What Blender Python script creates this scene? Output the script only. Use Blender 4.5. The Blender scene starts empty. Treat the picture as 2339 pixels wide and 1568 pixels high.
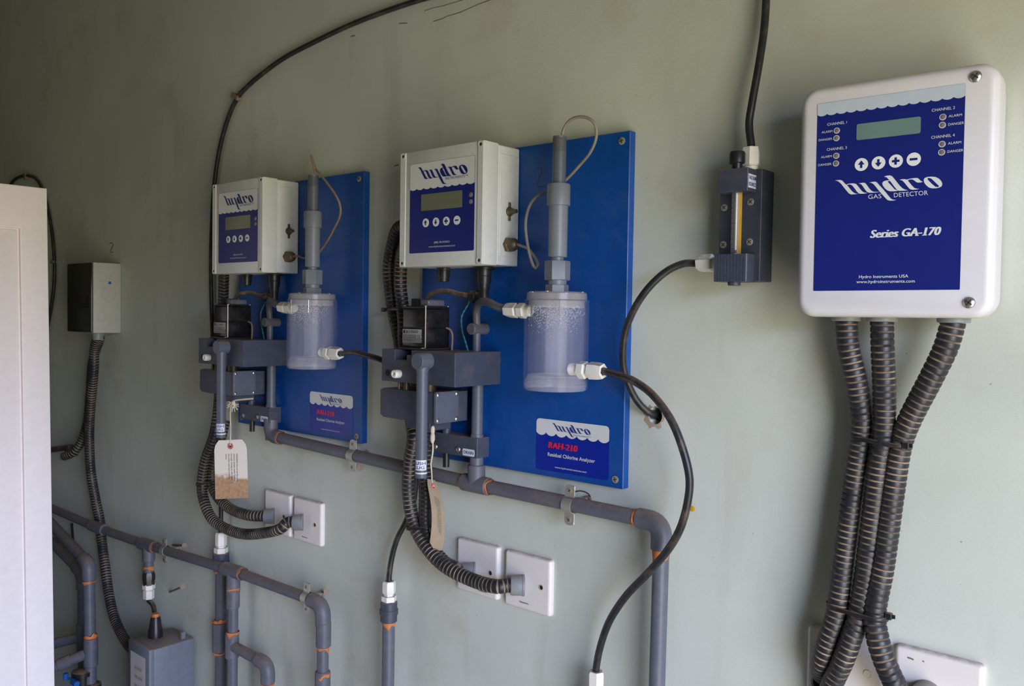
import bpy, bmesh, math, random
from mathutils import Vector, Matrix
random.seed(7)
C = bpy.context.scene.collection
scn = bpy.context.scene
PI = math.pi
def V(*a): return Vector(a)

# ------------------------------------------------------------------ camera
FPX, YAW, PITCH, ROLL, DCAM, ZCAM = 1953.35, 0.7151, -0.0331, 0.0163, 0.9797, 1.5
_f = V(-math.sin(YAW), math.cos(YAW), 0); _r = V(math.cos(YAW), math.sin(YAW), 0); _u = V(0, 0, 1)
_f2 = _f*math.cos(PITCH) + _u*math.sin(PITCH); _u2 = _u*math.cos(PITCH) - _f*math.sin(PITCH)
_r3 = _r*math.cos(ROLL) + _u2*math.sin(ROLL); _u3 = _u2*math.cos(ROLL) - _r*math.sin(ROLL)
CAM = V(0, -DCAM, ZCAM)
def at(px, py, o=0.0):
    """surveyed point: the spot of the photo at distance o in front of the wall (metres)"""
    d = _f2*FPX + _r3*(px-1169.5) - _u3*(py-784)
    return CAM + d*((DCAM-o)/d.y)
cam = bpy.data.cameras.new('camera'); camo = bpy.data.objects.new('camera', cam); C.objects.link(camo)
cam.sensor_fit = 'HORIZONTAL'; cam.sensor_width = 36.0; cam.lens = FPX/2339*36; cam.clip_start = 0.02
camo.matrix_world = Matrix((( _r3.x,_u3.x,-_f2.x,CAM.x),(_r3.y,_u3.y,-_f2.y,CAM.y),(_r3.z,_u3.z,-_f2.z,CAM.z),(0,0,0,1)))
scn.camera = camo

# ------------------------------------------------------------------ world, daylight, exposure
SKY, GROUND = 20.0, 6.4
w = bpy.data.worlds.new('sky'); scn.world = w; w.use_nodes = True
wt = w.node_tree; bgn = wt.nodes['Background']; bgn.inputs[1].default_value = 1.0
_tc = wt.nodes.new('ShaderNodeTexCoord'); _sx = wt.nodes.new('ShaderNodeSeparateXYZ'); wt.links.new(_tc.outputs['Generated'], _sx.inputs[0])
_mr = wt.nodes.new('ShaderNodeMapRange'); _mr.inputs['From Min'].default_value = .06; _mr.inputs['From Max'].default_value = .12; wt.links.new(_sx.outputs['Z'], _mr.inputs['Value'])
_mx = wt.nodes.new('ShaderNodeMix'); _mx.data_type = 'RGBA'; wt.links.new(_mr.outputs[0], _mx.inputs['Factor'])     # sunlit earth and low added skyline dimming the lower left, pale blue sky above
_mx.inputs['A'].default_value = (GROUND*.97, GROUND*.90, GROUND*.70, 1); _mx.inputs['B'].default_value = (SKY*.79, SKY*.92, SKY*1.42, 1)
wt.links.new(_mx.outputs['Result'], bgn.inputs[0])
# the open doorway at the right lets the sky in; the portal only tells the renderer where it is
DX, DY0, DY1, DZ = 0.52, -1.28, -0.36, 1.90
l = bpy.data.lights.new('doorway_portal', 'AREA'); l.shape = 'RECTANGLE'; l.size = DZ; l.size_y = DY1-DY0; l.cycles.is_portal = True
po = bpy.data.objects.new('doorway_portal', l); C.objects.link(po); po.location = (DX+.07, (DY0+DY1)/2, DZ/2); po.rotation_euler = (0, PI/2, 0)
scn.view_settings.view_transform = 'Standard'; scn.view_settings.look = 'None'
scn.view_settings.exposure = 0.0; scn.view_settings.gamma = 1.0; scn.view_settings.use_curve_mapping = False
scn.cycles.max_bounces = 10; scn.cycles.transparent_max_bounces = 16; scn.cycles.caustics_reflective = False

# ------------------------------------------------------------------ materials
def lin(c):
    return tuple((v/255/12.92 if v/255 <= .04045 else ((v/255+.055)/1.055)**2.4) for v in c) + (1,)
class NT:
    def __init__(s, name):
        s.m = bpy.data.materials.new(name); s.m.use_nodes = True; s.t = s.m.node_tree; s.n = s.t.nodes
        s.b = s.n['Principled BSDF']; s.co = s.n.new('ShaderNodeTexCoord').outputs['Object']; s.geo = s.n.new('ShaderNodeNewGeometry')
        s.pos = s.geo.outputs['Position']
    def link(s, a, b): s.t.links.new(a, b)
    def noise(s, scale, detail=3, rough=.55, vec=None, stretch=None):
        n = s.n.new('ShaderNodeTexNoise'); n.inputs['Scale'].default_value = scale; n.inputs['Detail'].default_value = detail; n.inputs['Roughness'].default_value = rough
        v = vec or s.pos
        if stretch:
            mp = s.n.new('ShaderNodeMapping'); mp.inputs['Scale'].default_value = stretch; s.link(v, mp.inputs['Vector']); v = mp.outputs[0]
        s.link(v, n.inputs['Vector']); return n.outputs['Fac']
    def ramp(s, fac, a, b, ca=(0,0,0,1), cb=(1,1,1,1)):
        r = s.n.new('ShaderNodeValToRGB'); e = r.color_ramp.elements
        e[0].position = a; e[1].position = b; e[0].color = ca; e[1].color = cb
        s.link(fac, r.inputs['Fac']); return r.outputs['Color']
    def mix(s, fac, a, b, mode='MIX'):
        m = s.n.new('ShaderNodeMix'); m.data_type = 'RGBA'; m.blend_type = mode
        for sock, v in ((m.inputs['Factor'], fac), (m.inputs['A'], a), (m.inputs['B'], b)):
            if isinstance(v, (int, float, tuple)): sock.default_value = v
            else: s.link(v, sock)
        return m.outputs['Result']
    def math(s, op, a, b=0.0):
        m = s.n.new('ShaderNodeMath'); m.operation = op
        for i, v in enumerate((a, b)):
            if isinstance(v, (int, float)): m.inputs[i].default_value = v
            else: s.link(v, m.inputs[i])
        return m.outputs[0]
    def bump(s, h, strength, dist=.001):
        b = s.n.new('ShaderNodeBump'); b.inputs['Strength'].default_value = strength; b.inputs['Distance'].default_value = dist
        s.link(h, b.inputs['Height']); s.link(b.outputs[0], s.b.inputs['Normal'])
    def up(s):
        x = s.n.new('ShaderNodeSeparateXYZ'); s.link(s.geo.outputs['Normal'], x.inputs[0]); return x.outputs['Z']
DUST = lin((168, 134, 104))
def mat(name, rgb, rough=.5, metal=0, var=.12, dust=0, grime=0, bump=0, bscale=400, spec=None, dcol=None):
    """procedural: base colour with fine variation, settled brown dust on upward faces (dust), patchy brown grime (grime)"""
    k = NT(name); base = lin(rgb); dk = tuple(c*(1-var) for c in base[:3]) + (1,); lt = tuple(min(1, c*(1+var)) for c in base[:3]) + (1,)
    col = k.mix(k.ramp(k.noise(60, 4), .3, .7), dk, lt)
    if grime:
        f = k.ramp(k.noise(38, 5, .65), .52, .75); f = k.math('MULTIPLY', f, grime); col = k.mix(f, col, dcol or DUST)
    if dust:
        f = k.ramp(k.up(), .35, .95); g = k.ramp(k.noise(130, 4, .65), .25, .6)
        f = k.math('MULTIPLY', k.math('MULTIPLY', f, g), dust); col = k.mix(f, col, dcol or DUST)
    k.link(col, k.b.inputs['Base Color']); k.b.inputs['Roughness'].default_value = rough; k.b.inputs['Metallic'].default_value = metal
    if spec is not None: k.b.inputs['Specular IOR Level'].default_value = spec
    if bump: k.bump(k.noise(bscale, 3), bump, .0006)
    return k.m
def wall_mat():
    k = NT('painted_plaster'); a = lin((208, 212, 201)); b = lin((197, 202, 189))
    col = k.mix(k.ramp(k.noise(5, 4), .3, .7), a, b)
    sm = k.math('MULTIPLY', k.ramp(k.noise(4.3, 5, .7), .55, .72), .38); col = k.mix(sm, col, lin((176, 160, 130)))         # brown smudges
    dr = k.math('MULTIPLY', k.ramp(k.noise(11, 4, .6, stretch=(1, 1, .18)), .58, .76), .30); col = k.mix(dr, col, lin((158, 150, 128)))  # faint runs
    wl = k.math('MULTIPLY', k.ramp(k.noise(7, 5, .65, stretch=(.4, 1, 2.2)), .60, .74), .22); col = k.mix(wl, col, lin((186, 166, 132)))
    gr = k.math('MULTIPLY', k.ramp(k.noise(620, 2, .6), .40, .66), .10); col = k.mix(gr, col, lin((150, 152, 138)))          # fine stipple
    sp = k.math('MULTIPLY', k.ramp(k.noise(150, 2, .5), .735, .765), .5); col = k.mix(sp, col, lin((104, 92, 74)))           # specks
    k.link(col, k.b.inputs['Base Color']); k.b.inputs['Roughness'].default_value = .62; k.b.inputs['Specular IOR Level'].default_value = .35
    h = k.math('ADD', k.noise(260, 3), k.math('MULTIPLY', k.noise(14, 3), 3.0)); k.bump(h, .22, .0010)
    return k.m
def conduit_groove():
    k = NT('conduit_groove'); f = k.ramp(k.noise(28, 3), .36, .62)
    k.link(k.mix(f, lin((34, 31, 30)), lin((160, 138, 110))), k.b.inputs['Base Color']); k.b.inputs['Roughness'].default_value = .8; return k.m
def conduit_crest():
    k = NT('conduit_black'); f = k.math('MULTIPLY', k.ramp(k.noise(24, 5, .7), .56, .74), .5)
    col = k.mix(f, lin((34, 34, 38)), lin((104, 88, 76)))
    k.link(col, k.b.inputs['Base Color']); k.b.inputs['Roughness'].default_value = .42; return k.m
def clear_mat(name, tint, alpha, rough, streak=True):
    k = NT(name)
    col = k.mix(k.ramp(k.noise(30, 4, .6, stretch=(1, 1, .06)), .35, .65), tint, tuple(min(1, c*1.15) for c in tint[:3]) + (1,))
    k.link(col, k.b.inputs['Base Color']); k.b.inputs['Roughness'].default_value = rough; k.b.inputs['IOR'].default_value = 1.45
    if streak:
        a = k.ramp(k.noise(52, 2, .5, stretch=(1, 1, .02)), .32, .72, (alpha*.45,)*3 + (1,), (min(1, alpha*1.75),)*3 + (1,)); k.link(a, k.b.inputs['Alpha'])
    else: k.b.inputs['Alpha'].default_value = alpha
    return k.m
def tag_mat():
    k = NT('manila_card'); sx = k.n.new('ShaderNodeSeparateXYZ'); k.link(k.co, sx.inputs[0])
    h = k.math('ADD', k.math('MULTIPLY', sx.outputs['Z'], 26), k.math('MULTIPLY', k.noise(70, 4), .9))
    st = k.ramp(h, -.12, .22, (1,1,1,1), (0,0,0,1)); br = k.mix(k.ramp(k.noise(150, 4), .3, .7), lin((196, 160, 124)), lin((166, 128, 94)))
    k.link(k.mix(st, lin((236, 226, 212)), br), k.b.inputs['Base Color']); k.b.inputs['Roughness'].default_value = .8; return k.m
MT = dict(
 wall=wall_mat(), room=mat('room_paint', (150, 152, 138), .8), floor=mat('concrete_floor', (112, 104, 92), .8, grime=.5),
 blue=mat('blue_plastic_board', (0, 72, 150), .42, var=.08, grime=.05, dust=.35, bump=.15, bscale=90),
 navy=mat('navy_print', (22, 34, 112), .35, var=.04), royal=mat('royal_print', (2, 34, 146), .35, var=.05), logo=mat('logo_blue_print', (42, 52, 134), .4, var=.03),
 label=mat('white_print', (214, 216, 214), .4, var=.03), labelgrey=mat('pale_blue_print', (188, 198, 210), .4, var=.02), key=mat('key_white', (226, 228, 224), .4, var=.02),
 box=mat('light_grey_enclosure', (204, 206, 202), .42, var=.03, dust=.6, grime=.05), lens=mat('indicator_lens', (120, 112, 112), .25, var=.1), lensw=mat('indicator_rim', (200, 200, 200), .4),
 ga=mat('white_enclosure', (214, 211, 213), .36, var=.02, dust=.45, grime=.03), lcd=mat('lcd_grey', (112, 116, 96), .18, var=.05), lcd2=mat('lcd_green', (106, 134, 128), .18, var=.05),
 pvc=mat('grey_pvc', (88, 92, 102), .45, var=.08, dust=.55, grime=.12), pvcm=mat('mid_grey_pvc', (84, 90, 102), .45, var=.06, dust=.5), pvcl=mat('light_grey_pvc', (118, 123, 131), .42, var=.04, dust=.5), pvcd=mat('dark_grey_pvc', (60, 66, 80), .5, var=.10, dust=.8, grime=.10, bump=.1),
 pipe=mat('pipe_pvc', (90, 92, 101), .5, var=.1, dust=.5, grime=.22), cement=mat('orange_cement', (196, 116, 58), .6, var=.25),
 black=mat('black_plastic', (30, 30, 33), .38, var=.2, dust=.6, grime=.12), hose=mat('black_hose', (34, 35, 38), .40, var=.2, dust=.35, grime=.22), dustyhose=mat('dusty_hose', (70, 60, 54), .6, var=.3, dust=.9, grime=.6),
 mot=mat('motor_black', (28, 27, 29), .25, var=.3, grime=.10), motband=mat('motor_plate', (58, 56, 54), .4, .6, dust=.8), chrome=mat('steel', (200, 196, 188), .28, .9, var=.05, grime=.15), galv=mat('galvanised_steel', (176, 172, 160), .45, .55, var=.1, grime=.45),
 brass=mat('tarnished_brass', (88, 78, 62), .45, .5, var=.25, grime=.45), grey_wire=mat('grey_cable', (136, 130, 122), .55, var=.1, grime=.25), rustwire=mat('rusty_cable', (134, 112, 94), .6, var=.15), teal=mat('teal_wire', (60, 140, 140), .5, var=.2), red=mat('red_print', (214, 34, 62), .4, var=.05),
 nylon=mat('white_nylon', (228, 224, 214), .40, var=.04, dust=.75, grime=.10), dark=mat('dark_recess', (18, 17, 16), .8), slot=mat('screw_slot', (52, 46, 40), .6),
 smokeclear=clear_mat('smoky_cover', lin((112, 112, 116)), .45, .08, False), plate=mat('white_plate', (228, 221, 215), .36, var=.02, dust=.75, grime=.03), sock=mat('conduit_gland_grey', (128, 134, 136), .45, var=.12, grime=.35, dust=.4), cab=mat('white_cabinet_paint', (242, 233, 231), .38, var=.02, grime=.05),
 smoke=mat('smoked_plastic', (34, 34, 33), .25, var=.2), dbgrey=mat('grey_box_plastic', (176, 176, 168), .5, var=.04, dust=.5), jb=mat('grey_steel_box', (106, 112, 122), .5, var=.06, dust=.6, grime=.06),
 ink=mat('blue_ink', (40, 46, 150), .5), pencil=mat('pencil', (60, 62, 58), .8), crack=mat('crack_brown', (118, 96, 74), .9), plaster=mat('broken_plaster', (172, 150, 128), .95, grime=.5, bump=.8, bscale=200),
 tag=tag_mat(), kraft=mat('kraft_card', (156, 138, 114), .8, var=.08, grime=.15), eyelet=mat('eyelet_red', (196, 110, 112), .7), string=mat('string', (206, 194, 172), .8),
 groove=conduit_groove(), crest=conduit_crest(), yellow=mat('yellow_strip', (206, 158, 20), .4), valve=mat('valve_blue', (16, 92, 160), .4), plateprint=mat('nameplate_grey', (150, 150, 144), .5), bluegrey=mat('faded_label', (196, 190, 190), .5, var=.06), faint=mat('faint_print', (176, 150, 148), .5),
 acrylic=clear_mat('clear_acrylic', lin((196, 195, 208)), .085, .08), acry2=clear_mat('clear_acrylic_lid', lin((186, 180, 176)), .42, .2, False), acry3=clear_mat('clear_acrylic_tube', lin((206, 206, 220)), .10, .08), acryb=clear_mat('clear_acrylic_base', lin((210, 206, 214)), .22, .12, False), glass=clear_mat('meter_glass', lin((200, 200, 196)), .12, .05, False), drop=clear_mat('droplets', lin((226, 228, 234)), .30, .02, False),
)

# ------------------------------------------------------------------ mesh building
WL = {}
class M:
    def __init__(s): s.b = bmesh.new(); s.mi = 0
    def face(s, vs):
        try:
            f = s.b.faces.new(vs); f.material_index = s.mi; f.smooth = True; return f
        except ValueError: return None
    def merge(s, src):
        mp = {v: s.b.verts.new(v.co) for v in src.verts}
        for f in src.faces: s.face([mp[v] for v in f.verts])
        src.free()
    def box(s, x0, x1, y0, y1, z0, z1, bev=0, seg=1, rot=None):
        t = bmesh.new(); bmesh.ops.create_cube(t, size=1)
        c = V((x0+x1)/2, (y0+y1)/2, (z0+z1)/2)
        for v in t.verts: v.co = V(v.co.x*(x1-x0), v.co.y*(y1-y0), v.co.z*(z1-z0))
        if bev: bmesh.ops.bevel(t, geom=t.edges[:], offset=bev, segments=seg, affect='EDGES', profile=.5)
        for v in t.verts:
            if rot: v.co = rot @ v.co
            v.co += c
        s.merge(t); return s
    def prism(s, pts, o, ex, ey, n, d0, d1, bev=0, seg=2):
        """outline pts (u,v) on frame o,ex,ey pushed along n from d0 to d1; the d1 rim may be bevelled"""
        t = bmesh.new(); a = [t.verts.new(o+ex*u+ey*v+n*d0) for u, v in pts]; b = [t.verts.new(o+ex*u+ey*v+n*d1) for u, v in pts]
        k = len(pts); t.faces.new(a[::-1]); top = t.faces.new(b)
        for i in range(k): t.faces.new((a[i], a[(i+1) % k], b[(i+1) % k], b[i]))
        bmesh.ops.recalc_face_normals(t, faces=t.faces)
        if bev: bmesh.ops.bevel(t, geom=list(top.edges), offset=bev, segments=seg, affect='EDGES', profile=.5)
        ng = [f for f in t.faces if len(f.verts) > 4]
        if ng: bmesh.ops.triangulate(t, faces=ng)
        s.merge(t); return s
    def lathe(s, p, ax, prof, n=24, caps=True, spin=0):
        ax = ax.normalized(); e = V(0,0,1) if abs(ax.z) < .9 else V(1,0,0); e1 = ax.cross(e).normalized(); e2 = ax.cross(e1)
        rings = [[s.b.verts.new(p+ax*t+(e1*math.cos(spin+2*PI*i/n)+e2*math.sin(spin+2*PI*i/n))*r) for i in range(n)] for t, r in prof]
        for a, b in zip(rings, rings[1:]):
            for i in range(n): s.face((a[i], a[(i+1) % n], b[(i+1) % n], b[i]))
        if caps: s.face(rings[0][::-1]); s.face(rings[-1])
        return s
    def cyl(s, p, q, r, r2=None, n=20, bev=0):
        L = (q-p).length; r2 = r if r2 is None else r2
        pr = [(0, r-bev), (bev, r), (L-bev, r2), (L, r2-bev)] if bev else [(0, r), (L, r2)]
        return s.lathe(p, q-p, pr, n)
    def hexa(s, p, q, r, bev=.0008, spin=0): return s.cyl(p, q, r, n=6, bev=bev) if not spin else s.lathe(p, q-p, [(0, r-bev), (bev, r), ((q-p).length-bev, r), ((q-p).length, r-bev)], 6, True, spin)
    def sphere(s, c, r, sx=1, sy=1, sz=1, seg=12):
        t = bmesh.new(); bmesh.ops.create_uvsphere(t, u_segments=seg, v_segments=max(4, seg//2), radius=r)
        for v in t.verts: v.co = c + V(v.co.x*sx, v.co.y*sy, v.co.z*sz)
        s.merge(t); return s
    def tube(s, path, r, n=12, prof=None, closed_ends=True):
        """sweep along dense path; prof: function(arc)->(radius, material)"""
        tg = [(path[min(i+1, len(path)-1)]-path[max(i-1, 0)]).normalized() for i in range(len(path))]
        e = tg[0].orthogonal().normalized(); prev = None; arc = 0
        for i, p in enumerate(path):
            e = (e - tg[i]*e.dot(tg[i])).normalized(); f = tg[i].cross(e)
            if i: arc += (path[i]-path[i-1]).length
            rr, mi = prof(i) if prof else (r, s.mi)
            ring = [s.b.verts.new(p+(e*math.cos(2*PI*k/n)+f*math.sin(2*PI*k/n))*rr) for k in range(n)]
            if prev:
                for k in range(n):
                    fc = s.face((prev[k], prev[(k+1) % n], ring[(k+1) % n], ring[k]))
                    if prof: fc.material_index = mi
            elif closed_ends: s.face(ring[::-1])
            prev = ring
        if closed_ends: s.face(prev)
        return s
    def flat(s, pts, o, ex, ey, lift=0):
        n = ex.cross(ey).normalized()*lift; vs = [s.b.verts.new(o+ex*u+ey*v+n) for u, v in pts]; f = s.face(vs)
        if f: f.normal_update()
        if f and len(vs) > 4: bmesh.ops.triangulate(s.b, faces=[f])
        return s
def smooth_path(pts, step=.004):
    P = [pts[0]*2-pts[1]] + list(pts) + [pts[-1]*2-pts[-2]]; dense = []
    for i in range(1, len(P)-2):
        a, b, c, d = P[i-1:i+3]
        for k in range(24):
            t = k/24; dense.append(.5*((2*b)+(c-a)*t+(2*a-5*b+4*c-d)*t*t+(3*b-a-3*c+d)*t**3))
    dense.append(P[-2]); out = [dense[0]]; acc = 0
    for a, b in zip(dense, dense[1:]):
        L = (b-a).length
        while L > 1e-9 and acc+L >= step:
            k = (step-acc)/L; a = a.lerp(b, k); out.append(a); L = (b-a).length; acc = 0
        acc += L
    if (out[-1]-dense[-1]).length > step*.3: out.append(dense[-1])
    return out
def obj(name, m, mats, parent=None, sharp=34, label=None, kind=None):
    bmesh.ops.recalc_face_normals(m.b, faces=m.b.faces)
    me = bpy.data.meshes.new(name); m.b.to_mesh(me); m.b.free()
    for k in (mats if isinstance(mats, (list, tuple)) else [mats]): me.materials.append(MT[k])
    me.set_sharp_from_angle(angle=math.radians(sharp))
    co = [v.co for v in me.vertices]
    c = V(*[(min(v[i] for v in co)+max(v[i] for v in co))/2 for i in range(3)])
    me.transform(Matrix.Translation(-c))
    o = bpy.data.objects.new(name, me); C.objects.link(o); WL[o.name] = c
    if parent: o.parent = parent; o.location = c-WL[parent.name]
    else: o.location = c
    if label: o['label'] = label
    if kind: o['kind'] = kind
    return o
def thing(name, label, cat, loc, group=None):
    o = bpy.data.objects.new(name, None); C.objects.link(o); o.location = loc; o.empty_display_size = .02; WL[o.name] = Vector(loc)
    return tag(o, label, cat, group)
def tag(o, label, cat, group=None):
    o['label'] = label; o['category'] = cat
    if group: o['group'] = group
    return o
def struct(name, m, mt): return obj(name, m, mt, kind='structure')
X, Y, Z = V(1,0,0), V(0,1,0), V(0,0,1); OUT = V(0,-1,0)

# screws: one mesh per kind, shared
def screw_mesh(name, mt, dome, cross=True):
    m = M(); m.lathe(V(0,0,-.2), Z, [(0, 1), (.2, 1), (.2+dome*.6, .8), (.2+dome, .35)], 16)
    m.mi = 1; h = dome+.03
    m.box(-.62, .62, -.11, .11, -.05, h)
    if cross: m.box(-.11, .11, -.62, .62, -.05, h)
    me = bpy.data.meshes.new(name); m.b.to_mesh(me); m.b.free(); me.materials.append(MT[mt]); me.materials.append(MT['slot']); me.set_sharp_from_angle(angle=.6); return me
SCREW = {'steel': screw_mesh('screw_steel', 'chrome', .4), 'flat': screw_mesh('screw_flat', 'galv', .15), 'slotted': screw_mesh('screw_slotted', 'chrome', .45, False), 'dark': screw_mesh('screw_dark', 'brass', .2)}
def screw(kind, p, n, r, parent, spin=.4, label=None, name='screw'):
    o = bpy.data.objects.new(name, SCREW[kind]); C.objects.link(o); o.parent = parent; o.location = p-WL[parent.name]
    o.rotation_mode = 'QUATERNION'; o.rotation_quaternion = n.to_track_quat('Z', 'Y') @ Matrix.Rotation(spin, 3, 'Z').to_quaternion(); o.scale = (r,)*3
    WL[o.name] = p
    if label: o['label'] = label
    return o

# lettering: flat print standing a hair proud of its label
def text_into(m, s, o, ex, ey, x, y, h, width=None, align='l', bold=0.0, shear=0.0, lift=.0003, wrap=None):
    cu = bpy.data.curves.new('t', 'FONT'); cu.body = s; cu.size = 1; cu.shear = shear; cu.offset = bold; cu.resolution_u = 3
    ob = bpy.data.objects.new('t', cu); C.objects.link(ob)
    bpy.context.view_layer.update(); dg = bpy.context.evaluated_depsgraph_get()
    me = bpy.data.meshes.new_from_object(ob.evaluated_get(dg)); bpy.data.objects.remove(ob); bpy.data.curves.remove(cu)
    xs = [v.co.x for v in me.vertices]; ys = [v.co.y for v in me.vertices]; cap = .70
    sy = h/cap; sx = sy if width is None else width/(max(xs)-min(xs)); w = (max(xs)-min(xs))*sx
    x0 = x - (0 if align == 'l' else w/2 if align == 'c' else w)
    n = ex.cross(ey).normalized()
    vs = []
    for v in me.vertices:
        u = x0+(v.co.x-min(xs))*sx; q = y+v.co.y*sy
        vs.append(m.b.verts.new(wrap(u, q) if wrap else o+ex*u+ey*q+n*lift))
    for p in me.polygons: m.face([vs[i] for i in p.vertices])
    bpy.data.meshes.remove(me)
def serif_text(m, s, o, ex, ey, x, y, h, width, shear=0.0, lift=.0003, heavy=.10, serif='RAHrip1'):
    """bold slab letters: thick uprights, thin bars, serifs at the feet"""
    t = M(); text_into(t, s, V(0,0,0), X, Z, 0, 0, h, width)
    dx = h*heavy
    for k in range(5):
        q = k/4-.5
        for f in [f for f in t.b.faces if len(f.verts)]:
            m.face([m.b.verts.new(o+ex*(x+v.co.x*(1-1.2*dx/width)+.6*dx+q*dx+(v.co.z)*shear)+ey*(y+v.co.z)+ex.cross(ey)*(lift+k*.00001)) for v in f.verts])
    t.b.free(); n = len(s); lay = []
    cu = bpy.data.curves.new('t', 'FONT'); cu.size = 1; ob = bpy.data.objects.new('t', cu); C.objects.link(ob)
    def ext(u):
        cu.body = u; bpy.context.view_layer.update(); me = bpy.data.meshes.new_from_object(ob.evaluated_get(bpy.context.evaluated_depsgraph_get()))
        xs = [v.co.x for v in me.vertices]; bpy.data.meshes.remove(me); return min(xs), max(xs)
    x0, xe = ext(s); sc = width/(xe-x0)
    for i, ch in enumerate(s):
        if ch in serif:
            a = (ext(s[:i]+ch)[1]-x0)*sc; w_ = (ext(ch)[1]-ext(ch)[0])*sc
            spans = [(a-w_-.1*h, a-w_+.30*h), (a-.30*h, a+.12*h)] if ch in 'RAH' else [(a-w_*.5-.28*h, a-w_*.5+.28*h)] if ch in '1i' else [(a-w_-.1*h, a-w_+.35*h)]
            tops = [(a-w_-.1*h, a-w_+.30*h)] if ch == 'R' else spans if ch == 'H' else []
            for sp, yy in [(q, 0) for q in spans]+[(q, h*.90) for q in tops]:
                u0, u1 = sp; u0 = u0*(1-1.2*dx/width)+.6*dx; u1 = u1*(1-1.2*dx/width)+.6*dx
                m.flat([(x+u0+yy*shear, y+yy), (x+u1+yy*shear, y+yy), (x+u1+(yy+h*.10)*shear, y+yy+h*.10), (x+u0+(yy+h*.10)*shear, y+yy+h*.10)], o, ex, ey, lift+.00006)
    bpy.data.objects.remove(ob); bpy.data.curves.remove(cu)
HYDRO = {'h1': [(0.0,0.154),(0.025,0.156),(0.056,0.155),(0.075,0.146),(0.101,0.114),(0.123,0.096),(0.146,0.066),(0.168,0.036),(0.187,0.017),(0.207,0.006),(0.231,0.001),(0.201,-0.001),(0.163,0.0),(0.142,0.012),(0.119,0.04),(0.09,0.078),(0.062,0.116),(0.036,0.141),(0.02,0.149)],
 'h2': [(0.118,0.106),(0.145,0.11),(0.183,0.11),(0.21,0.101),(0.227,0.08),(0.249,0.05),(0.269,0.024),(0.29,0.009),(0.321,0.002),(0.288,-0.002),(0.256,-0.001),(0.239,0.004),(0.217,0.027),(0.195,0.06),(0.175,0.087),(0.159,0.099),(0.139,0.102),(0.124,0.098)],
 'y1': [(0.233,0.103),(0.254,0.107),(0.281,0.108),(0.299,0.101),(0.316,0.079),(0.335,0.05),(0.357,0.023),(0.376,0.011),(0.4,0.006),(0.437,0.005),(0.416,0.001),(0.379,0.001),(0.352,0.003),(0.333,0.013),(0.314,0.037),(0.292,0.069),(0.273,0.091),(0.254,0.1)],
 'y2': [(0.337,0.104),(0.361,0.108),(0.393,0.109),(0.409,0.1),(0.43,0.073),(0.463,0.035),(0.495,-0.006),(0.522,-0.043),(0.543,-0.069),(0.564,-0.082),(0.595,-0.087),(0.569,-0.091),(0.538,-0.089),(0.52,-0.08),(0.496,-0.051),(0.464,-0.012),(0.431,0.029),(0.404,0.064),(0.382,0.088),(0.361,0.099)],
 'd1': [(0.475,0.151),(0.497,0.157),(0.528,0.158),(0.549,0.148),(0.571,0.12),(0.597,0.083),(0.623,0.048),(0.647,0.022),(0.668,0.009),(0.701,-0.001),(0.665,-0.002),(0.624,0.0),(0.605,0.014),(0.58,0.046),(0.556,0.081),(0.529,0.113),(0.505,0.139)],
 'd2': [(0.531,0.11),(0.498,0.111),(0.472,0.105),(0.459,0.09),(0.464,0.066),(0.484,0.036),(0.508,0.013),(0.531,0.002),(0.568,-0.001),(0.599,0.001),(0.62,0.005),(0.596,0.008),(0.575,0.018),(0.546,0.054),(0.522,0.083),(0.511,0.096),(0.515,0.103),(0.534,0.104)],
 'r1': [(0.618,0.106),(0.638,0.11),(0.666,0.109),(0.689,0.102),(0.705,0.078),(0.731,0.043),(0.754,0.017),(0.772,0.009),(0.799,0.004),(0.777,0.0),(0.747,-0.0),(0.726,0.008),(0.703,0.037),(0.677,0.072),(0.656,0.094),(0.638,0.102)],
 'r2': [(0.686,0.103),(0.714,0.109),(0.755,0.112),(0.78,0.11),(0.795,0.098),(0.808,0.082),(0.828,0.067),(0.806,0.064),(0.781,0.065),(0.765,0.076),(0.747,0.093),(0.73,0.101),(0.709,0.101),(0.694,0.095)]}
for _k, _w in (('y1', .016), ('y2', .012), ('r1', .012), ('d1', .010)):
    _h = len(HYDRO[_k])//2
    HYDRO[_k] = [(u-_w*max(0, math.sin(PI*(i-_h)/(len(HYDRO[_k])-_h))) if i > _h else u, v) for i, (u, v) in enumerate(HYDRO[_k])]
HO = [(0.835,0.087),(0.845,0.105),(0.87,0.112),(0.904,0.112),(0.939,0.105),(0.969,0.087),(0.991,0.061),(1.0,0.034),(0.995,0.013),(0.975,0.002),(0.946,-0.002),(0.911,-0.0),(0.882,0.011),(0.856,0.037),(0.84,0.062)]
HI = [(0.867,0.098),(0.88,0.102),(0.9,0.095),(0.925,0.069),(0.95,0.041),(0.967,0.023),(0.973,0.012),(0.96,0.008),(0.941,0.012),(0.916,0.035),(0.89,0.064),(0.873,0.084)]
def filled(m, loops, o, ex, ey, lift):
    t = bmesh.new(); n = ex.cross(ey).normalized()*lift
    for L in loops:
        vs = [t.verts.new((u, v, 0)) for u, v in L]
        for i in range(len(vs)): t.edges.new((vs[i], vs[(i+1) % len(vs)]))
    bmesh.ops.triangle_fill(t, edges=t.edges[:], use_beauty=True)
    for v in t.verts: v.co = o+ex*v.co.x+ey*v.co.y+n
    m.merge(t)
def hydro(m, o, ex, ey, x, y, W, lift=.0003, ys=1.0):
    for i, k in enumerate(HYDRO): m.flat([(x+u*W, y+v*W*ys) for u, v in HYDRO[k]], o, ex, ey, lift+.00002*i)
    filled(m, [[(x+u*W, y+v*W*ys) for u, v in HO], [(x+u*W, y+v*W*ys) for u, v in HI]], o, ex, ey, lift)
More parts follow.
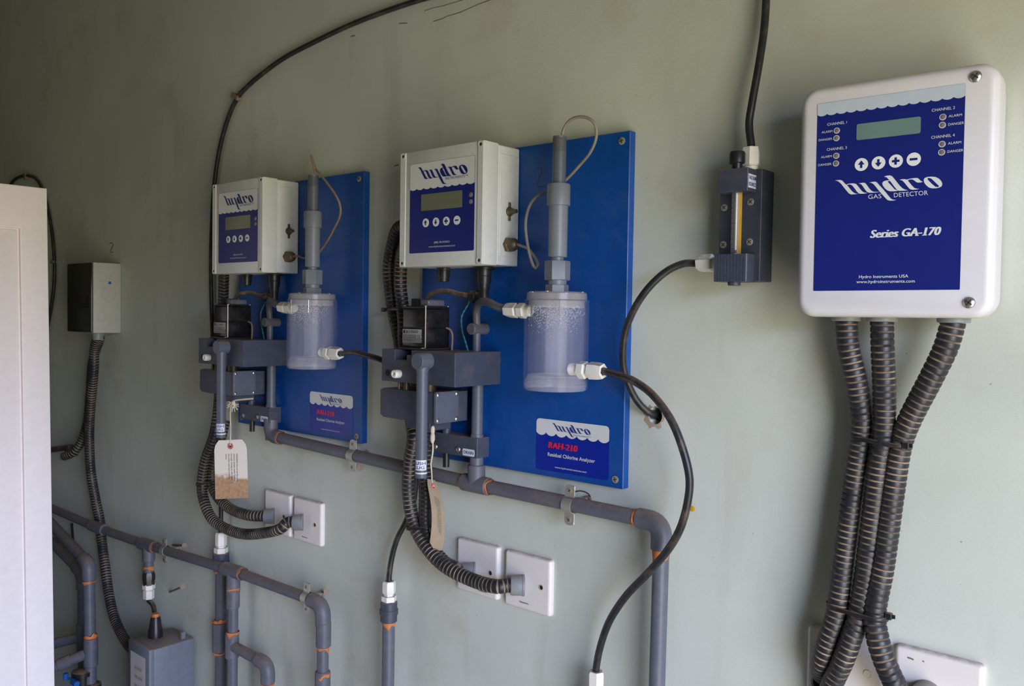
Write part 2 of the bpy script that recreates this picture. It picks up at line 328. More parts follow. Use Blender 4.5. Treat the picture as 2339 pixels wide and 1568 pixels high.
def disc(m, o, ex, ey, x, y, r, lift, n=24, sx=1): m.flat([(x+r*sx*math.cos(2*PI*i/n), y+r*math.sin(2*PI*i/n)) for i in range(n)], o, ex, ey, lift)
def rrect(x0, x1, y0, y1, r, n=5):
    out = []
    for cx, cy, a in ((x1-r, y1-r, 0), (x0+r, y1-r, PI/2), (x0+r, y0+r, PI), (x1-r, y0+r, 1.5*PI)):
        for i in range(n+1): out.append((cx+r*math.cos(a+PI/2*i/n), cy+r*math.sin(a+PI/2*i/n)))
    return out
def scallop_top(x0, x1, ytop, yl, n, dip, r=0):
    """white cap whose lower edge is a row of hanging scallops"""
    pts = [(x0, ytop-r), (x0+r*.3, ytop-r*.3), (x0+r, ytop)] if r else [(x0, ytop)]
    pts += [(x1-r, ytop), (x1-r*.3, ytop-r*.3), (x1, ytop-r)] if r else [(x1, ytop)]
    w_ = (x1-x0)/n; low = []
    for i in range(n):
        for k in range(7):
            t = k/7; low.append((x1-w_*(i+t), yl-dip*math.sin(PI*t)**.7))
    low.append((x0, yl)); return pts + low
def keys(parent, o, ex, ey, cs, r, mt_bg):
    for i, (x, y) in enumerate(cs):
        m = M(); m.prism([(x+r*math.cos(2*PI*k/24), y+r*math.sin(2*PI*k/24)) for k in range(24)], o, ex, ey, ex.cross(ey), 0, .0006); b = obj('key_button', m, 'key', parent)
        m = M(); q = r*.55; t = r*.17
        if i < 2:
            s = 1 if i == 0 else -1
            m.flat([(x-t, y-s*q), (x+t, y-s*q), (x+t, y), (x-t, y)] if s > 0 else [(x-t, y), (x+t, y), (x+t, y+q), (x-t, y+q)], o, ex, ey, .0008)
            m.flat([(x-q*.9, y-s*.02*r), (x+q*.9, y-s*.02*r), (x, y+s*q*1.15)][::s], o, ex, ey, .0008)
        else:
            m.flat([(x-q, y-t), (x+q, y-t), (x+q, y+t), (x-q, y+t)], o, ex, ey, .0008)
            if i == 2: m.flat([(x-t, y-q), (x+t, y-q), (x+t, y+q), (x-t, y+q)], o, ex, ey, .00085)
        SYM.append((parent, m, mt_bg))
SYM = []

# ------------------------------------------------------------------ room shell
HOLE = at(1497, 950, 0); hr = .0105
m = M(); x0, x1, z0, z1 = -4.0, DX, 0.0, 2.7
t = bmesh.new(); loops = [[(x0,z0),(x1,z0),(x1,z1),(x0,z1)], [(HOLE.x+hr*1.05*math.cos(2*PI*i/20)*(1+.12*math.sin(3*i)), HOLE.z+hr*1.15*math.sin(2*PI*i/20)*(1+.1*math.cos(5*i))) for i in range(20)]]
filled(m, loops, V(0,0,0), X, Z, 0)
ring = [V(u, 0, v) for u, v in loops[1]]
va = [m.b.verts.new(p) for p in ring]; vb = [m.b.verts.new(p+V(0,.05,0)) for p in ring]
for i in range(20): m.face((va[i], va[(i+1) % 20], vb[(i+1) % 20], vb[i]))
m.face(vb)
va = [m.b.verts.new(V(*p)) for p in ((x0,.12,z0),(x1,.12,z0),(x1,.12,z1),(x0,.12,z1))]; m.face(va)
wall = struct('wall_back', m, 'wall')
struct('floor', M().box(-4.0, DX+.15, -3.4, .12, -.1, 0), 'floor')
struct('ceiling', M().box(-4.0, DX+.15, -3.4, .12, 2.7, 2.8), 'room')
struct('wall_left', M().box(-4.12, -4.0, -3.4, .12, 0, 2.7), 'room')
struct('wall_front', M().box(-4.0, DX+.15, -3.52, -3.4, 0, 2.7), 'room')
m = M(); m.box(DX, DX+.15, DY1, .12, 0, 2.7); m.box(DX, DX+.15, -3.4, DY0, 0, 2.7); m.box(DX, DX+.15, DY0, DY1, DZ, 2.7)
struct('wall_right', m, 'room')
struct('sky_blocker_1', M().box(DX+.15, DX+1.75, -3.4, .6, 2.40, 2.50), 'room')      # added slab out of view, caps how much high sky enters the doorway
# chipped plaster round the hole, pencil marks and cracks belong to the wall
m = M(); n = 22; ri = [V(HOLE.x+hr*1.02*math.cos(2*PI*i/n), -.0006, HOLE.z+hr*1.1*math.sin(2*PI*i/n)) for i in range(n)]
ro = [V(HOLE.x-.002+hr*(1.5+.28*math.sin(2.1*i))*math.cos(2*PI*i/n), -.0002, HOLE.z-.002+hr*(1.45+.3*math.cos(1.7*i))*math.sin(2*PI*i/n)) for i in range(n)]
a = [m.b.verts.new(p) for p in ri]; b = [m.b.verts.new(p) for p in ro]
for i in range(n): m.face((a[i], a[(i+1) % n], b[(i+1) % n], b[i]))
obj('chipped_plaster', m, 'plaster', wall)
def mark(name, pts, o, r, mt, parent): return obj(name, M().tube([at(x, y, o) for x, y in pts], r, 5), mt, parent)
mark('pencil_mark', [(250,557),(256,554),(259,560),(254,570),(252,577),(258,576)], .0004, .0007, 'pencil', wall)
mark('pencil_mark', [(901,380),(905,378),(910,377)], .0004, .0007, 'pencil', wall)
mark('paint_crack', [(990,49),(1010,43),(1022,37),(1050,29),(1068,21),(1095,9),(1120,0),(1150,-10)], .0002, .0006, 'crack', wall)
mark('paint_crack', [(970,25),(990,18),(1010,14),(1040,5),(1070,-4)], .0002, .0005, 'crack', wall)
mark('scratch', [(802,84),(806,82),(811,82)], .0002, .0009, 'crack', wall)
mark('scratch', [(912,54),(920,53),(930,53)], .0002, .0007, 'crack', wall)
m = M(); m.tube([HOLE + V(0,-.0003,0) + V(.21,0,.105) + V(.02*math.cos(t_), 0, .014*math.sin(t_)) for t_ in [PI*k/8 for k in range(0)]] or [at(1325+25*math.cos(PI-PI*k/10), 1141-19*math.sin(PI*k/10), .0004) for k in range(10)], .0009, 5); obj('pencil_mark', m, 'pencil', wall)
m = M(); p = at(1343, 1143, 0); m.lathe(p, OUT, [(0, .0068), (.003, .0066), (.003, .0045), (-.006, .0042)], 14, False); m.mi = 1; m.lathe(p+V(0,.004,0), OUT, [(0,.0046),(.0005,.0046)], 14); obj('wall_plug', m, ['crack', 'dark'], wall)
obj('stain_spot', M().lathe(at(1581,1163,0), OUT, [(0,.004),(.0003,.0032)], 9), 'yellow', wall)

# ------------------------------------------------------------------ white cabinet at the left, close to the camera
cx, ytip = -1.83, -.30
def on_face(px, py):
    d = _f2*FPX + _r3*(px-1169.5) - _u3*(py-784); return CAM + d*(cx/d.x)
topz = on_face(108, 431).z; edge_top = on_face(108, 431); edge_bot = on_face(125, 1568)
t_ = thing('storage_cabinet', 'white painted cabinet with recessed side panel close at the left edge', 'cabinet', (cx-.25, -.55, 0))
lean = (edge_bot.y-edge_top.y)/(edge_bot.z-edge_top.z)
yb = edge_top.y + lean*(0-edge_top.z)
def cy(z): return edge_top.y + lean*(z-edge_top.z)
m = M(); ew = .62
pts = [(-ew, 0), (0, 0), (cy(topz)-yb, topz-.004), (cy(topz)-yb-.004, topz), (-ew, topz)]
m.prism(pts, V(cx-.45, yb, 0), Y, Z, X, 0, .45-.006, .001); obj('carcass', m, 'cab', t_)
pf = lambda px, py: on_face(px, py)
r1 = pf(45, 522); sw = cy(r1.z)-r1.y
def strip(a, b, c, d, x0_=-.006, x1_=.002): m.prism([a, b, c, d], V(cx, 0, 0), Y, Z, X, x0_, x1_, .0022)
zr = r1.z
m = M(); m.prism([(cy(0)-.62, 0), (cy(0), 0), (cy(topz)-.001, topz), (cy(0)-.62, topz), (cy(0)-.62, zr), (cy(zr)-sw, zr), (cy(.12)-sw, .12), (cy(0)-.62, .12)], V(cx, 0, 0), Y, Z, X, -.006, .002, .0022, 3); obj('side_frame', m, 'cab', t_)
m = M(); strip((cy(0)-.62, .122), (cy(.122)-sw-.003, .122), (cy(zr)-sw-.003, zr-.003), (cy(0)-.62, zr-.003), -.006, -.003); obj('side_panel', m, 'cab', t_)

# ------------------------------------------------------------------ corrugated conduit, hoses, fittings
def conduit(name, pts, R, label, group=None, pitch=.0069, cat='conduit'):
    step = pitch/8; path = smooth_path(pts, step)
    def pr(i):
        k = i % 8
        return (R*.89, 1) if k == 0 else (R*.975, 1) if k == 1 else (R*.985, 0) if k in (2, 7) else (R, 0)
    m = M(); m.tube(path, R, 14, pr); return tag(obj(name, m, ['crest', 'groove'], sharp=60), label, cat, group)
GROUPS = {'probe_lead': 'probe leads of the analysers', 'overflow_hose': 'overflow hoses of the analysers', 'motor_cable': 'motor cables of the analysers', 'motor_lead': 'brown motor wires', 'cell_hose': 'black hoses from the clear cells'}
def hose(name, pts, R, label, mt='hose', cat='hose', parent=None, step=.006):
    o = obj(name, M().tube(smooth_path(pts, step), R, 12), mt, parent)
    return tag(o, label, cat, GROUPS.get(name)) if label and not parent else o
def compression_fitting(p, d, parent, s=1.0, stub=.014, name='fitting'):
    """white nylon compression fitting: threaded stub, body hexagon, clamping nut"""
    d = d.normalized(); L = 0
    m = M(); pr = [(0, .0072*s)]
    for k in range(6): a = stub*(k+.5)/6; pr += [(a, .0084*s), (a+stub/12, .0074*s)]
    m.lathe(p, d, pr, 16); obj('threaded_stub', m, 'nylon', parent)
    m = M(); q = p+d*stub; m.lathe(q, d, [(0,.0098*s),(.002*s,.0122*s),(.012*s,.0122*s),(.014*s,.0100*s),(.018*s,.0088*s)], 6, True, .3); obj('body_hexagon', m, 'nylon', parent)
    q = q+d*.0165*s; m = M(); m.lathe(q, d, [(0,.0100*s),(.002*s,.0120*s),(.016*s,.0116*s),(.023*s,.0104*s),(.023*s,.0062*s),(.020*s,.0058*s)], 6, True, .3); obj('clamping_nut', m, 'nylon', parent)
    return q+d*.022*s
def glue_ring(p, d, r, parent, L=.004):
    m = M(); d = d.normalized(); prof = [(0, r*.97), (L*.4, r*1.04), (L, r*.98)]
    e = d.orthogonal().normalized(); f = d.cross(e); n = 40; rings = []
    for t0, rr in prof: rings.append([m.b.verts.new(p+d*(t0+(L*(.25*math.sin(i*.63+p.x*40)+1.1*max(0, math.sin(i*.157*2+p.z*50))**6) if t0 else 0))+(e*math.cos(2*PI*i/n)+f*math.sin(2*PI*i/n))*rr) for i in range(n)])
    for a, b in zip(rings, rings[1:]):
        for i in range(n): m.face((a[i], a[(i+1) % n], b[(i+1) % n], b[i]))
    obj('cement_ring', m, 'cement', parent, label='orange solvent cement ring')
def to_floor(a, b):
    d = (b-a).normalized(); return a + d*((.001-a.z)/d.z)
def collar(p, d, r, L, parent, name='coupling', mt='pipe'):
    d = d.normalized(); return obj(name, M().cyl(p-d*L/2, p+d*L/2, r, bev=.0015), mt, parent)
def elbow(p, d1, d2, r, L, parent, mt='pipe', name='elbow'):
    d1, d2 = d1.normalized(), d2.normalized(); c = L*.62
    path = [p+d1*L, p+d1*c] + [(p+d1*c)*(1-t)**2+p*2*t*(1-t)+(p+d2*c)*t*t for t in [k/8 for k in range(1, 8)]] + [p+d2*c, p+d2*L]
    return obj(name, M().tube(path, r, 18), mt, parent, sharp=50)
def pipe_clamp(p, d, r, label, standoff=True, group='saddle clamps on the grey pipes', spin=0):
    """two-part saddle clamp: front strap with two eared flats, flat back strap, screws, rear stud"""
    t = thing('pipe_clamp', label, 'clamp', p, group); d = d.normalized(); up = (Z - d*Z.dot(d)).normalized(); n = OUT; wd = .008; th = .0014; R = r+.0006
    prof = [(R+.017, .0015), (R+.004, .0015)] + [(R*math.sin(a), max(.0015, R*math.cos(a))) for a in [PI/2*(1-k/7)*.96 for k in range(0, 15)] if True]
    arc = [(R*math.cos(a)*1.0, R*math.sin(a)) for a in [PI*.06+PI*.88*k/12 for k in range(13)]]
    line = [(R+.0170, .0016), (R+.0158, .0016), (R+.0135, .0016), (R+.0100, .0016), (R+.003, .0016)] + arc + [(-R-.003, .0016), (-R-.0100, .0016), (-R-.0135, .0016), (-R-.0158, .0016), (-R-.0170, .0016)]
    m = M(); A = []
    for k, (u, v) in enumerate(line):
        ke = min(k, len(line)-1-k); wk = wd*((.35, .70, .92)[ke] if ke < 3 else 1)
        A.append([m.b.verts.new(p+up*u+n*(v+dv)+d*sg*wk) for sg in (-1, 1) for dv in (0, th)])
    for a, b in zip(A, A[1:]):
        m.face((a[0], a[1], b[1], b[0])); m.face((a[2], a[3], b[3], b[2])); m.face((a[1], a[3], b[3], b[1])); m.face((a[0], a[2], b[2], b[0]))
    m.face((A[0][0], A[0][1], A[0][3], A[0][2])); m.face((A[-1][0], A[-1][1], A[-1][3], A[-1][2])); obj('front_strap', m, 'galv', t)
    m = M()
    for s in (1, -1): m.box(-wd*.86, wd*.86, -.0007, .0007, -.0080, .0080, .0006)
    q = m.b.verts[:]; half = len(q)//2
    for i, v in enumerate(q): v.co = p + d*v.co.x + n*(-.0006+v.co.y) + up*(v.co.z+(R+.0085)*(1 if i < half else -1))
    back = [(R*math.cos(a), -R*math.sin(a)) for a in [PI*.06+PI*.88*k/10 for k in range(11)]]; A = []
    for u, v in back: A.append([m.b.verts.new(p+up*u+n*(v-dv)+d*sg*wd) for sg in (-1, 1) for dv in (0, th)])
    for a, b in zip(A, A[1:]):
        m.face((a[0], a[1], b[1], b[0])); m.face((a[2], a[3], b[3], b[2])); m.face((a[1], a[3], b[3], b[1])); m.face((a[0], a[2], b[2], b[0]))
    obj('back_strap', m, 'galv', t)
    for s in (1, -1): screw('flat', p+up*s*(R+.0095)+n*.0034, n, .0044, t, .5*s)
    if standoff:
        o_ = -p.y; m = M(); m.cyl(p-n*R, V(p.x, 0, p.z), .0035, n=10); m.cyl(p-n*(o_-.003)+n*0, V(p.x, 0, p.z), .007, n=14); obj('wall_stud', m, 'galv', t)
    return t
def cable_tie(name, p, pts, label, head, group=None):
    """band round a bundle: pts is the loop in 3-D, a locking head and a cut tail"""
    t = thing(name, label, 'cable tie', p, group); m = M(); A = []
    n = len(pts)
    for q in pts: A.append([m.b.verts.new(q+Z*s) for s in (-.0025, .0025)])
    for i in range(n-1): m.face((A[i][0], A[i+1][0], A[i+1][1], A[i][1]))
    b = obj('band', m, 'black', t); md = b.modifiers.new('thick', 'SOLIDIFY'); md.thickness = .0011; md.offset = 1
    m = M(); m.box(head.x-.0035, head.x+.0035, head.y-.003, head.y+.003, head.z-.0035, head.z+.0035, .0007); m.box(head.x+.002, head.x+.0065, head.y-.0006, head.y+.0006, head.z-.0018, head.z+.0022); obj('locking_head', m, 'black', t)
    return t
def wall_plate(p0, w_, h_, label, group, brand=None, hole=True, cap=None):
    """white moulded blanking plate; p0 is the top left corner on the wall"""
    t = thing('wall_plate', label, 'wall plate', p0, group)
    m = M(); m.prism(rrect(0, w_, -h_, 0, .005), p0, X, Z, OUT, 0, .0085, .0045, 4); pl = obj('plate', m, 'plate', t)
    return t, pl
def plate_print(pl, o, s, h, w_):
    m = M(); text_into(m, s, o, X, Z, 0, 0, h, w_); obj('lettering', m, 'pencil', pl)

# ------------------------------------------------------------------ the two analysers (same make, 0.5526 m apart)
XN, XF = -.6366, -.6366-.5526
def analyser(xr, near):
    sfx = 'on the nearer blue board' if near else 'on the farther blue board'
    A = lambda lx, o, z: V(xr+lx, -o, z)
    T = .0135
    # --- board
    t = thing('backing_board', ('blue plastic backing board in mid wall with a handwritten number 2' if near else 'blue plastic backing board farther away, left of the numbered one'), 'board', A(-.2, 0, 1.266), 'blue boards of the analysers')
    m = M(); m.box(xr-.4005, xr, -T, -.0, 1.2665, 1.748, .0009); bd = obj('board', m, 'blue', t)
    for lx, z in ((-.0130, 1.7354), (-.0125, 1.2785), (-.3875, 1.7354), (-.3875, 1.2785)): screw('flat', A(lx, T+.0009, z), OUT, .0052, t, .3+lx)
    o = A(0, T, 0)
    m = M(); m.prism(rrect(-.152, -.0236, 1.2752, 1.3498, .004), o, X, Z, OUT, 0, .0004); st = obj('product_sticker', m, 'royal', t)
    m = M(); m.flat(scallop_top(-.152, -.0236, 1.3498, 1.3300, 7, .0042, .005), o, X, Z, .0006); obj('white_band', m, 'label', st)
    m = M(); hydro(m, o, X, Z, -.1229, 1.3345, .0684, .0009); text_into(m, 'INSTRUMENTS™', o, X, Z, -.0840, 1.3303, .0020, .031, lift=.0009, bold=-.01); obj('lettering', m, 'logo', st)
    m = M(); serif_text(m, 'RAH-210', o, X, Z, -.1296, 1.3085, .0088, .0530, .12, .0008, .20)
    obj('lettering', m, 'red', st)
    m = M(); text_into(m, 'Residual Chlorine Analyzer', o, X, Z, -.1299, 1.2967, .0052, .0836, bold=.012, shear=.06, lift=.0008); text_into(m, 'www.hydroinstruments.com', o, X, Z, -.1165, 1.2808, .0026, .0563, bold=.005, lift=.0008); obj('lettering', m, 'label', st)
    if near:
        m = M(); m.tube(smooth_path([A(a, T+.0001, b) for a, b in ((-.1591,1.7115),(-.1535,1.7135),(-.150,1.7105),(-.153,1.703),(-.157,1.694),(-.158,1.6880),(-.154,1.6862),(-.1444,1.6858))], .002), .0005, 5); obj('handwritten_number', m, 'pencil', t)
    else: pass
    # --- standoff dowel carrying the hose
    m = M(); m.cyl(A(-.2565, T, 1.4775), A(-.2565, .047, 1.4775), .0088, bev=.0008); obj('standoff_dowel', m, 'pvc', t)
    # --- control box
    t = thing('control_box', 'light grey control box with keypad and display, upper left ' + sfx, 'control box', A(-.28, .05, 1.57), 'control boxes of the analysers')
    x0, x1, z0, z1 = -.3687, -.1923, 1.5705, 1.7462
    m = M(); m.box(xr+x0+.0012, xr+x1-.0012, -.0600, -T, z0+.0012, z1-.0012, .0015)
    m.box(xr+x1-.0020, xr+x1-.0004, -.0560, -.0150, 1.5850, 1.7330, .0006); obj('body', m, 'box', t)
    m = M(); m.box(xr+x0, xr+x1, -.0912, -.0606, z0, z1, .0018, 2)
    m.box(xr+x0+.0006, xr-.3556, -.0926, -.0900, z0+.0006, z1-.0006, .0007); m.box(xr-.2040, xr+x1-.0006, -.0926, -.0900, z0+.0006, z1-.0006, .0007); lid = obj('lid', m, 'box', t)
    for lx, z in ((-.3617,1.7405),(-.1985,1.7405),(-.3617,1.5765),(-.1985,1.5765)):
        m = M(); p = A(lx, .0926, z); m.lathe(p, OUT, [(-.001,.0052),(.0004,.0052),(.0004,.0038),(-.0006,.0036)], 16); obj('screw_collar', m, 'box', lid)
        screw('dark', A(lx, .0922, z), OUT, .0032, lid, .6)
    o = A(0, .0912, 0)
    m = M(); m.prism(rrect(-.3459, -.2099, 1.5911, 1.7260, .002), o, X, Z, OUT, 0, .0005); lb = obj('front_label', m, 'navy', t)
    o = A(0, .0917, 0)
    m = M(); m.flat(scallop_top(-.3459, -.2099, 1.7260, 1.6884, 9, .0022, .002), o, X, Z, .0002); obj('white_band', m, 'label', lb)
    m = M(); hydro(m, o, X, Z, -.3287, 1.7015, .1050, .0006, 1.15); text_into(m, 'INSTRUMENTS™', o, X, Z, -.2690, 1.6966, .0036, .0463, lift=.0006, shear=.1, bold=-.008); obj('lettering', m, 'navy', lb)
    m = M(); m.prism(rrect(-.3206, -.2344, 1.6542, 1.6788, .001), o, X, Z, OUT, 0, .0004); obj('display', m, 'lcd', lb)
    keys(lb, o, X, Z, [(-.3101,1.636),(-.2881,1.636),(-.2662,1.636),(-.2443,1.636)], .0066, 'navy')
    for z in (1.6709, 1.6611): obj('indicator_light', M().lathe(A(-.217, .0917, z), OUT, [(0,.0036),(.0006,.0034),(.0010,.0022)], 16), 'lens', lb)
    m = M(); text_into(m, '(888) 38-HYDRO', o, X, Z, -.2750, 1.6044, .0028, .0330, 'c', lift=.0005); text_into(m, 'www.hydroinstruments.com', o, X, Z, -.2750, 1.5985, .0027, .0560, 'c', lift=.0005); obj('lettering', m, 'label', lb)
    for pa, sm, mt in SYM: obj('key_symbol', sm, mt, pa)
    SYM.clear()
    # latch and gland on the side
    px = xr+x1-.0006; L = thing
    m = M(); c = V(px, -.036, 1.6505); m.lathe(c, X, [(0,.0070),(.002,.0072),(.004,.0052),(.012,.0030),(.0145,.0030)], 14); m.box(px-.0002, px+.0022, -.0385, -.0335, 1.6370, 1.6640, .0008); obj('latch', m, 'brass', t)
    m = M(); c = V(px, -.038, 1.6020); m.lathe(c, X, [(0,.0112),(.006,.0112),(.007,.0100)], 6); m.lathe(c+X*.0065, X, [(0,.0096),(.006,.0096),(.010,.0078),(.0125,.0042)], 14); obj('side_gland', m, 'brass', t)
    gx = c + X*.018
    m = M(); g = A(-.2430, .034, 1.5705); m.lathe(g, -Z, [(0,.0165),(.0025,.0165)], 18); m.lathe(g-Z*.0025, -Z, [(0,.0118),(.010,.0118),(.0105,.0110),(.014,.0115),(.0235,.0105)], 12); m.lathe(g-Z*.0255, -Z, [(0,.0088),(.006,.0095),(.009,.0080),(.024,.0080)], 14)
    m.lathe(g+V(0,0,-.044), V(-1,-.15,0), [(0,.0075),(.012,.0078),(.013,.0098),(.021,.0098),(.024,.0070)], 14); obj('elbow_gland', m, 'black', t)
    m = M(); g2 = A(-.3130, .050, 1.5705); m.lathe(g2, -Z, [(0,.0112),(.004,.0112),(.0045,.0098),(.014,.0098),(.021,.0080),(.0215,.005)], 12); obj('blanked_gland', m, 'black', t)
    # probe lead
    if near:
        pts = [gx] + [at(x, y, o_) for x, y, o_ in ((1205,568,.040),(1220,585,.045),(1229,603,.052),(1222,613,.058),(1212,590,.058),(1203,545,.055),(1201,505,.052),(1210,470,.045),(1228,448,.040),(1252,437,.036))]
        pts2 = [at(x, y, o_) for x, y, o_ in ((1299,405,.036),(1322,380,.040),(1347,350,.046),(1361,318,.052),(1361,290,.056),(1350,274,.060),(1330,267,.062),(1307,272,.063),(1290,290,.0625),(1283,315,.062))]
        lead = hose('probe_lead', pts + [at(1276,425,.034)] + pts2, .0021, 'grey probe lead looping over the top of the nearer board', 'grey_wire', 'cable', step=.004)
    else:
        p0 = gx
        pts = [p0] + [at(x, y, o_) for x, y, o_ in ((680,585,.036),(694,590,.034),(712,586,.034),(730,575,.036),(745,555,.040),(762,525,.046),(776,495,.052),(777,470,.055),(766,445,.058),(745,415,.060),(729,396,.061),(722,388,.061),(718,378,.061),(713,362,.061),(710,353,.061),(713,364,.0625),(717,380,.0625),(720,400,.062))]
        hose('probe_lead', pts, .0020, 'frayed tan probe lead sticking up above the farther board', 'rustwire', 'cable', step=.004)
    # --- measuring cell with its probe
    t = thing('flow_cell', 'clear acrylic measuring cell with grey probe on top, ' + sfx, 'flow cell', A(-.081, .062, 1.40), 'clear cells of the analysers')
    c = A(-.081, .062, 0); R = .0443
    m = M(); m.lathe(c+Z*1.3985, Z, [(0,R-.003),(.0015,R-.0004),(.003,R),(.1220,R),(.1220,R-.006),(.020,R-.006)], 64, False); obj('cell_body', m, 'acrylic', t)
    m = M(); m.lathe(c+Z*1.3985, Z, [(.0003,R-.003),(.0012,R-.0030),(.0090,R-.0012),(.0092,R-.0040),(.0108,R-.0040),(.0110,R-.0012),(.0205,R-.0064),(.0208,.001)], 64, True); obj('cell_base', m, 'acryb', t)
    m = M(); m.lathe(c+Z*1.5202, Z, [(0,R-.0005),(.001,R-.0030),(.0095,R-.0034),(.0115,R-.0055),(.0115,.001)], 64, True); m.lathe(c+Z*1.5105, Z, [(0,R-.0064),(.0095,R-.0064)], 48, True); cp = obj('cell_cap', m, 'acry2', t)
    for k in range(4):
        a = .3+PI/2*k; screw('steel', c+V(math.cos(a)*(R-.008), math.sin(a)*(R-.008), 1.5318), Z, .0032, cp)
    m = M()
    for k in range(2):
        a = -2.05+1.25*k; q = c+V(math.cos(a)*(R-.0075), math.sin(a)*(R-.0075), 0); m.cyl(q+Z*1.498, q+Z*1.520, .0013, n=8)
    obj('cap_screw_shank', m, 'chrome', t)
    m = M(); rnd = random.Random(3)
    for k in range(1500):
        a = rnd.gauss(-.95, .55); zt = 1.513-abs(rnd.gauss(0, .016))*(1.15-.35*abs(a+.95)); q = c+V(math.cos(a), math.sin(a), 0)*(R-.0062)+Z*zt; rr = rnd.uniform(.00025, .00062)
        m.sphere(q, rr, seg=6)
    obj('condensation', m, 'drop', t, kind='stuff')
    m = M(); m.lathe(c+Z*1.4190, Z, [(0,.0150),(.090,.0150)], 36, False); obj('inner_tube', m, 'acry3', t)
    m = M(); m.lathe(c, Z, [(1.5310,.0150),(1.5320,.0158),(1.5410,.0158),(1.5418,.0150)], 6, True, .25); m.lathe(c, Z, [(1.5415,.0128),(1.5480,.0132)], 24)
    m.lathe(c, Z, [(1.5475,.0162),(1.5485,.0176),(1.5725,.0176),(1.5738,.0168)], 6, True, .25); obj('compression_nut', m, 'pvcl', t)
    m = M(); m.lathe(c, Z, [(1.5735,.0085),(1.5785,.0085),(1.5788,.0118),(1.5800,.0129),(1.6480,.0131),(1.6484,.0158),(1.6760,.0158),(1.6775,.0148),(1.6776,.0100)], 28); obj('probe_sleeve', m, 'pvcl', t)
    pr = [(1.677,.0094),(1.7205,.0094)]
    z = 1.7205
    while z < 1.740: pr += [(z,.0095),(z+.0006,.0095),(z+.0012,.0088),(z+.0018,.0088)]; z += .0022
    pr += [(1.7415,.0092),(1.7415,.0035),(1.739,.0030)]
    m = M(); m.lathe(c, Z, pr, 22); obj('probe_rod', m, 'pvc', t)
    e1 = compression_fitting(A(-.059, .0575, 1.4278), X, t)
    e2 = compression_fitting(A(-.118, .073, 1.5055), V(-1,.0,.02), t, .92, .008)
    # --- pump
    t = thing('sample_pump', 'dark grey pump block with black motor and vertical flush tube ' + sfx, 'pump', A(-.30, .06, 1.33), 'pumps of the analysers')
    bl = [(-.385,1.3945),(-.225,1.3945),(-.225,1.4440),(-.318,1.4440),(-.318,1.4365),(-.3280,1.4365),(-.3280,1.4285),(-.3545,1.4285),(-.3545,1.4440),(-.385,1.4440)]
    m = M(); m.prism(bl, A(0, T, 0), X, Z, OUT, 0, .111-T, .0006, 1); b = obj('pump_block', m, 'pvcd', t)
    m = M(); m.lathe(A(-.3705,.1113,1.4075), OUT, [(0,.0050),(.0004,.0050)], 16); obj('port_hole', m, 'dark', b)
    m = M(); m.lathe(A(-.3440,.110,1.4075), OUT, [(0,.0066),(.0105,.0066),(.0125,.0056),(.0125,.0028),(.006,.0026)], 18); obj('white_plug', m, 'nylon', b)
    m = M(); m.lathe(A(-.2806,.110,1.4300), OUT, [(0,.0125),(.0230,.0125),(.0238,.0118)], 28); m.cyl(A(-.2806,.1225,1.4215), A(-.2806,.1225,1.4150), .0096, n=20); m.lathe(A(-.2806,.1225,1.4150), -Z, [(0,.0086),(.1540,.0086),(.1565,.0080)], 24); ft = obj('flush_tube', m, 'pvcm', t)
    tc = A(-.2806, .1225, 0)
    def wrapf(rad): return lambda u, q: tc + V(math.sin(u/.0088)*rad, -math.cos(u/.0088)*rad, q)
    zl = 1.2705; ul, ur = math.radians(-95)*.0088, math.radians(108)*.0088
    m = M(); g = 20; wf = wrapf(.00885); A0 = [m.b.verts.new(wf(ul+(ur-ul)*k/g, zl)) for k in range(g+1)]; A1 = [m.b.verts.new(wf(ul+(ur-ul)*k/g, zl+.0150)) for k in range(g+1)]
    for k in range(g): m.face((A0[k], A0[k+1], A1[k+1], A1[k]))
    fl = obj('flush_label', m, 'label', ft)
    m = M(); wf = wrapf(.0091)
    text_into(m, 'FLUSH', tc, X, Z, math.radians(92)*.0088, zl+.0083, .0044, .0240, 'r', bold=.02, wrap=wf); text_into(m, 'PLUG', tc, X, Z, math.radians(80)*.0088, zl+.0020, .0044, .0200, 'r', bold=.02, wrap=wf); obj('lettering', m, 'ink', ft)
    m = M(); m.lathe(tc+Z*1.2650, Z, [(0,.0090),(.0022,.0090)], 24); obj('white_ring', m, 'label', ft)
    # motor
    m = M(); m.box(xr-.3605, xr-.2985, -.1010, -.0395, 1.4442, 1.4472, .0006); obj('mounting_plate', m, 'motband', t)
    m = M(); m.box(xr-.3552, xr-.3035, -.0960, -.0445, 1.4476, 1.4770, .0025, 2); m.box(xr-.3545, xr-.3042, -.0953, -.0452, 1.4765, 1.4785, .0005); m.box(xr-.3552, xr-.3035, -.0960, -.0445, 1.4780, 1.5070, .0025, 2); m.box(xr-.3556, xr-.3031, -.0964, -.0441, 1.5072, 1.5108, .0012); mo = obj('motor', m, 'mot', t)
    m = M()
    for k in range(22): a = 2*PI*k/22; q = A(-.3385+.0128*math.cos(a), .0740+.0128*math.sin(a), 0); m.cyl(q+Z*1.5105, q+Z*1.5222, .0014, n=6)
    m.lathe(A(-.3385,.0740,1.5105), Z, [(0,.0124),(.0110,.0124),(.0122,.0105)], 22); obj('ribbed_cap', m, 'black', mo)
    m = M(); m.box(xr-.3245, xr-.3065, -.0880, -.0520, 1.5106, 1.5210, .003, 3); obj('clear_cover', m, 'smokeclear', mo)
    m = M(); m.cyl(A(-.3032,.0962,1.4478), A(-.3032,.0962,1.5108), .0010, n=8); obj('corner_rod', m, 'galv', mo)
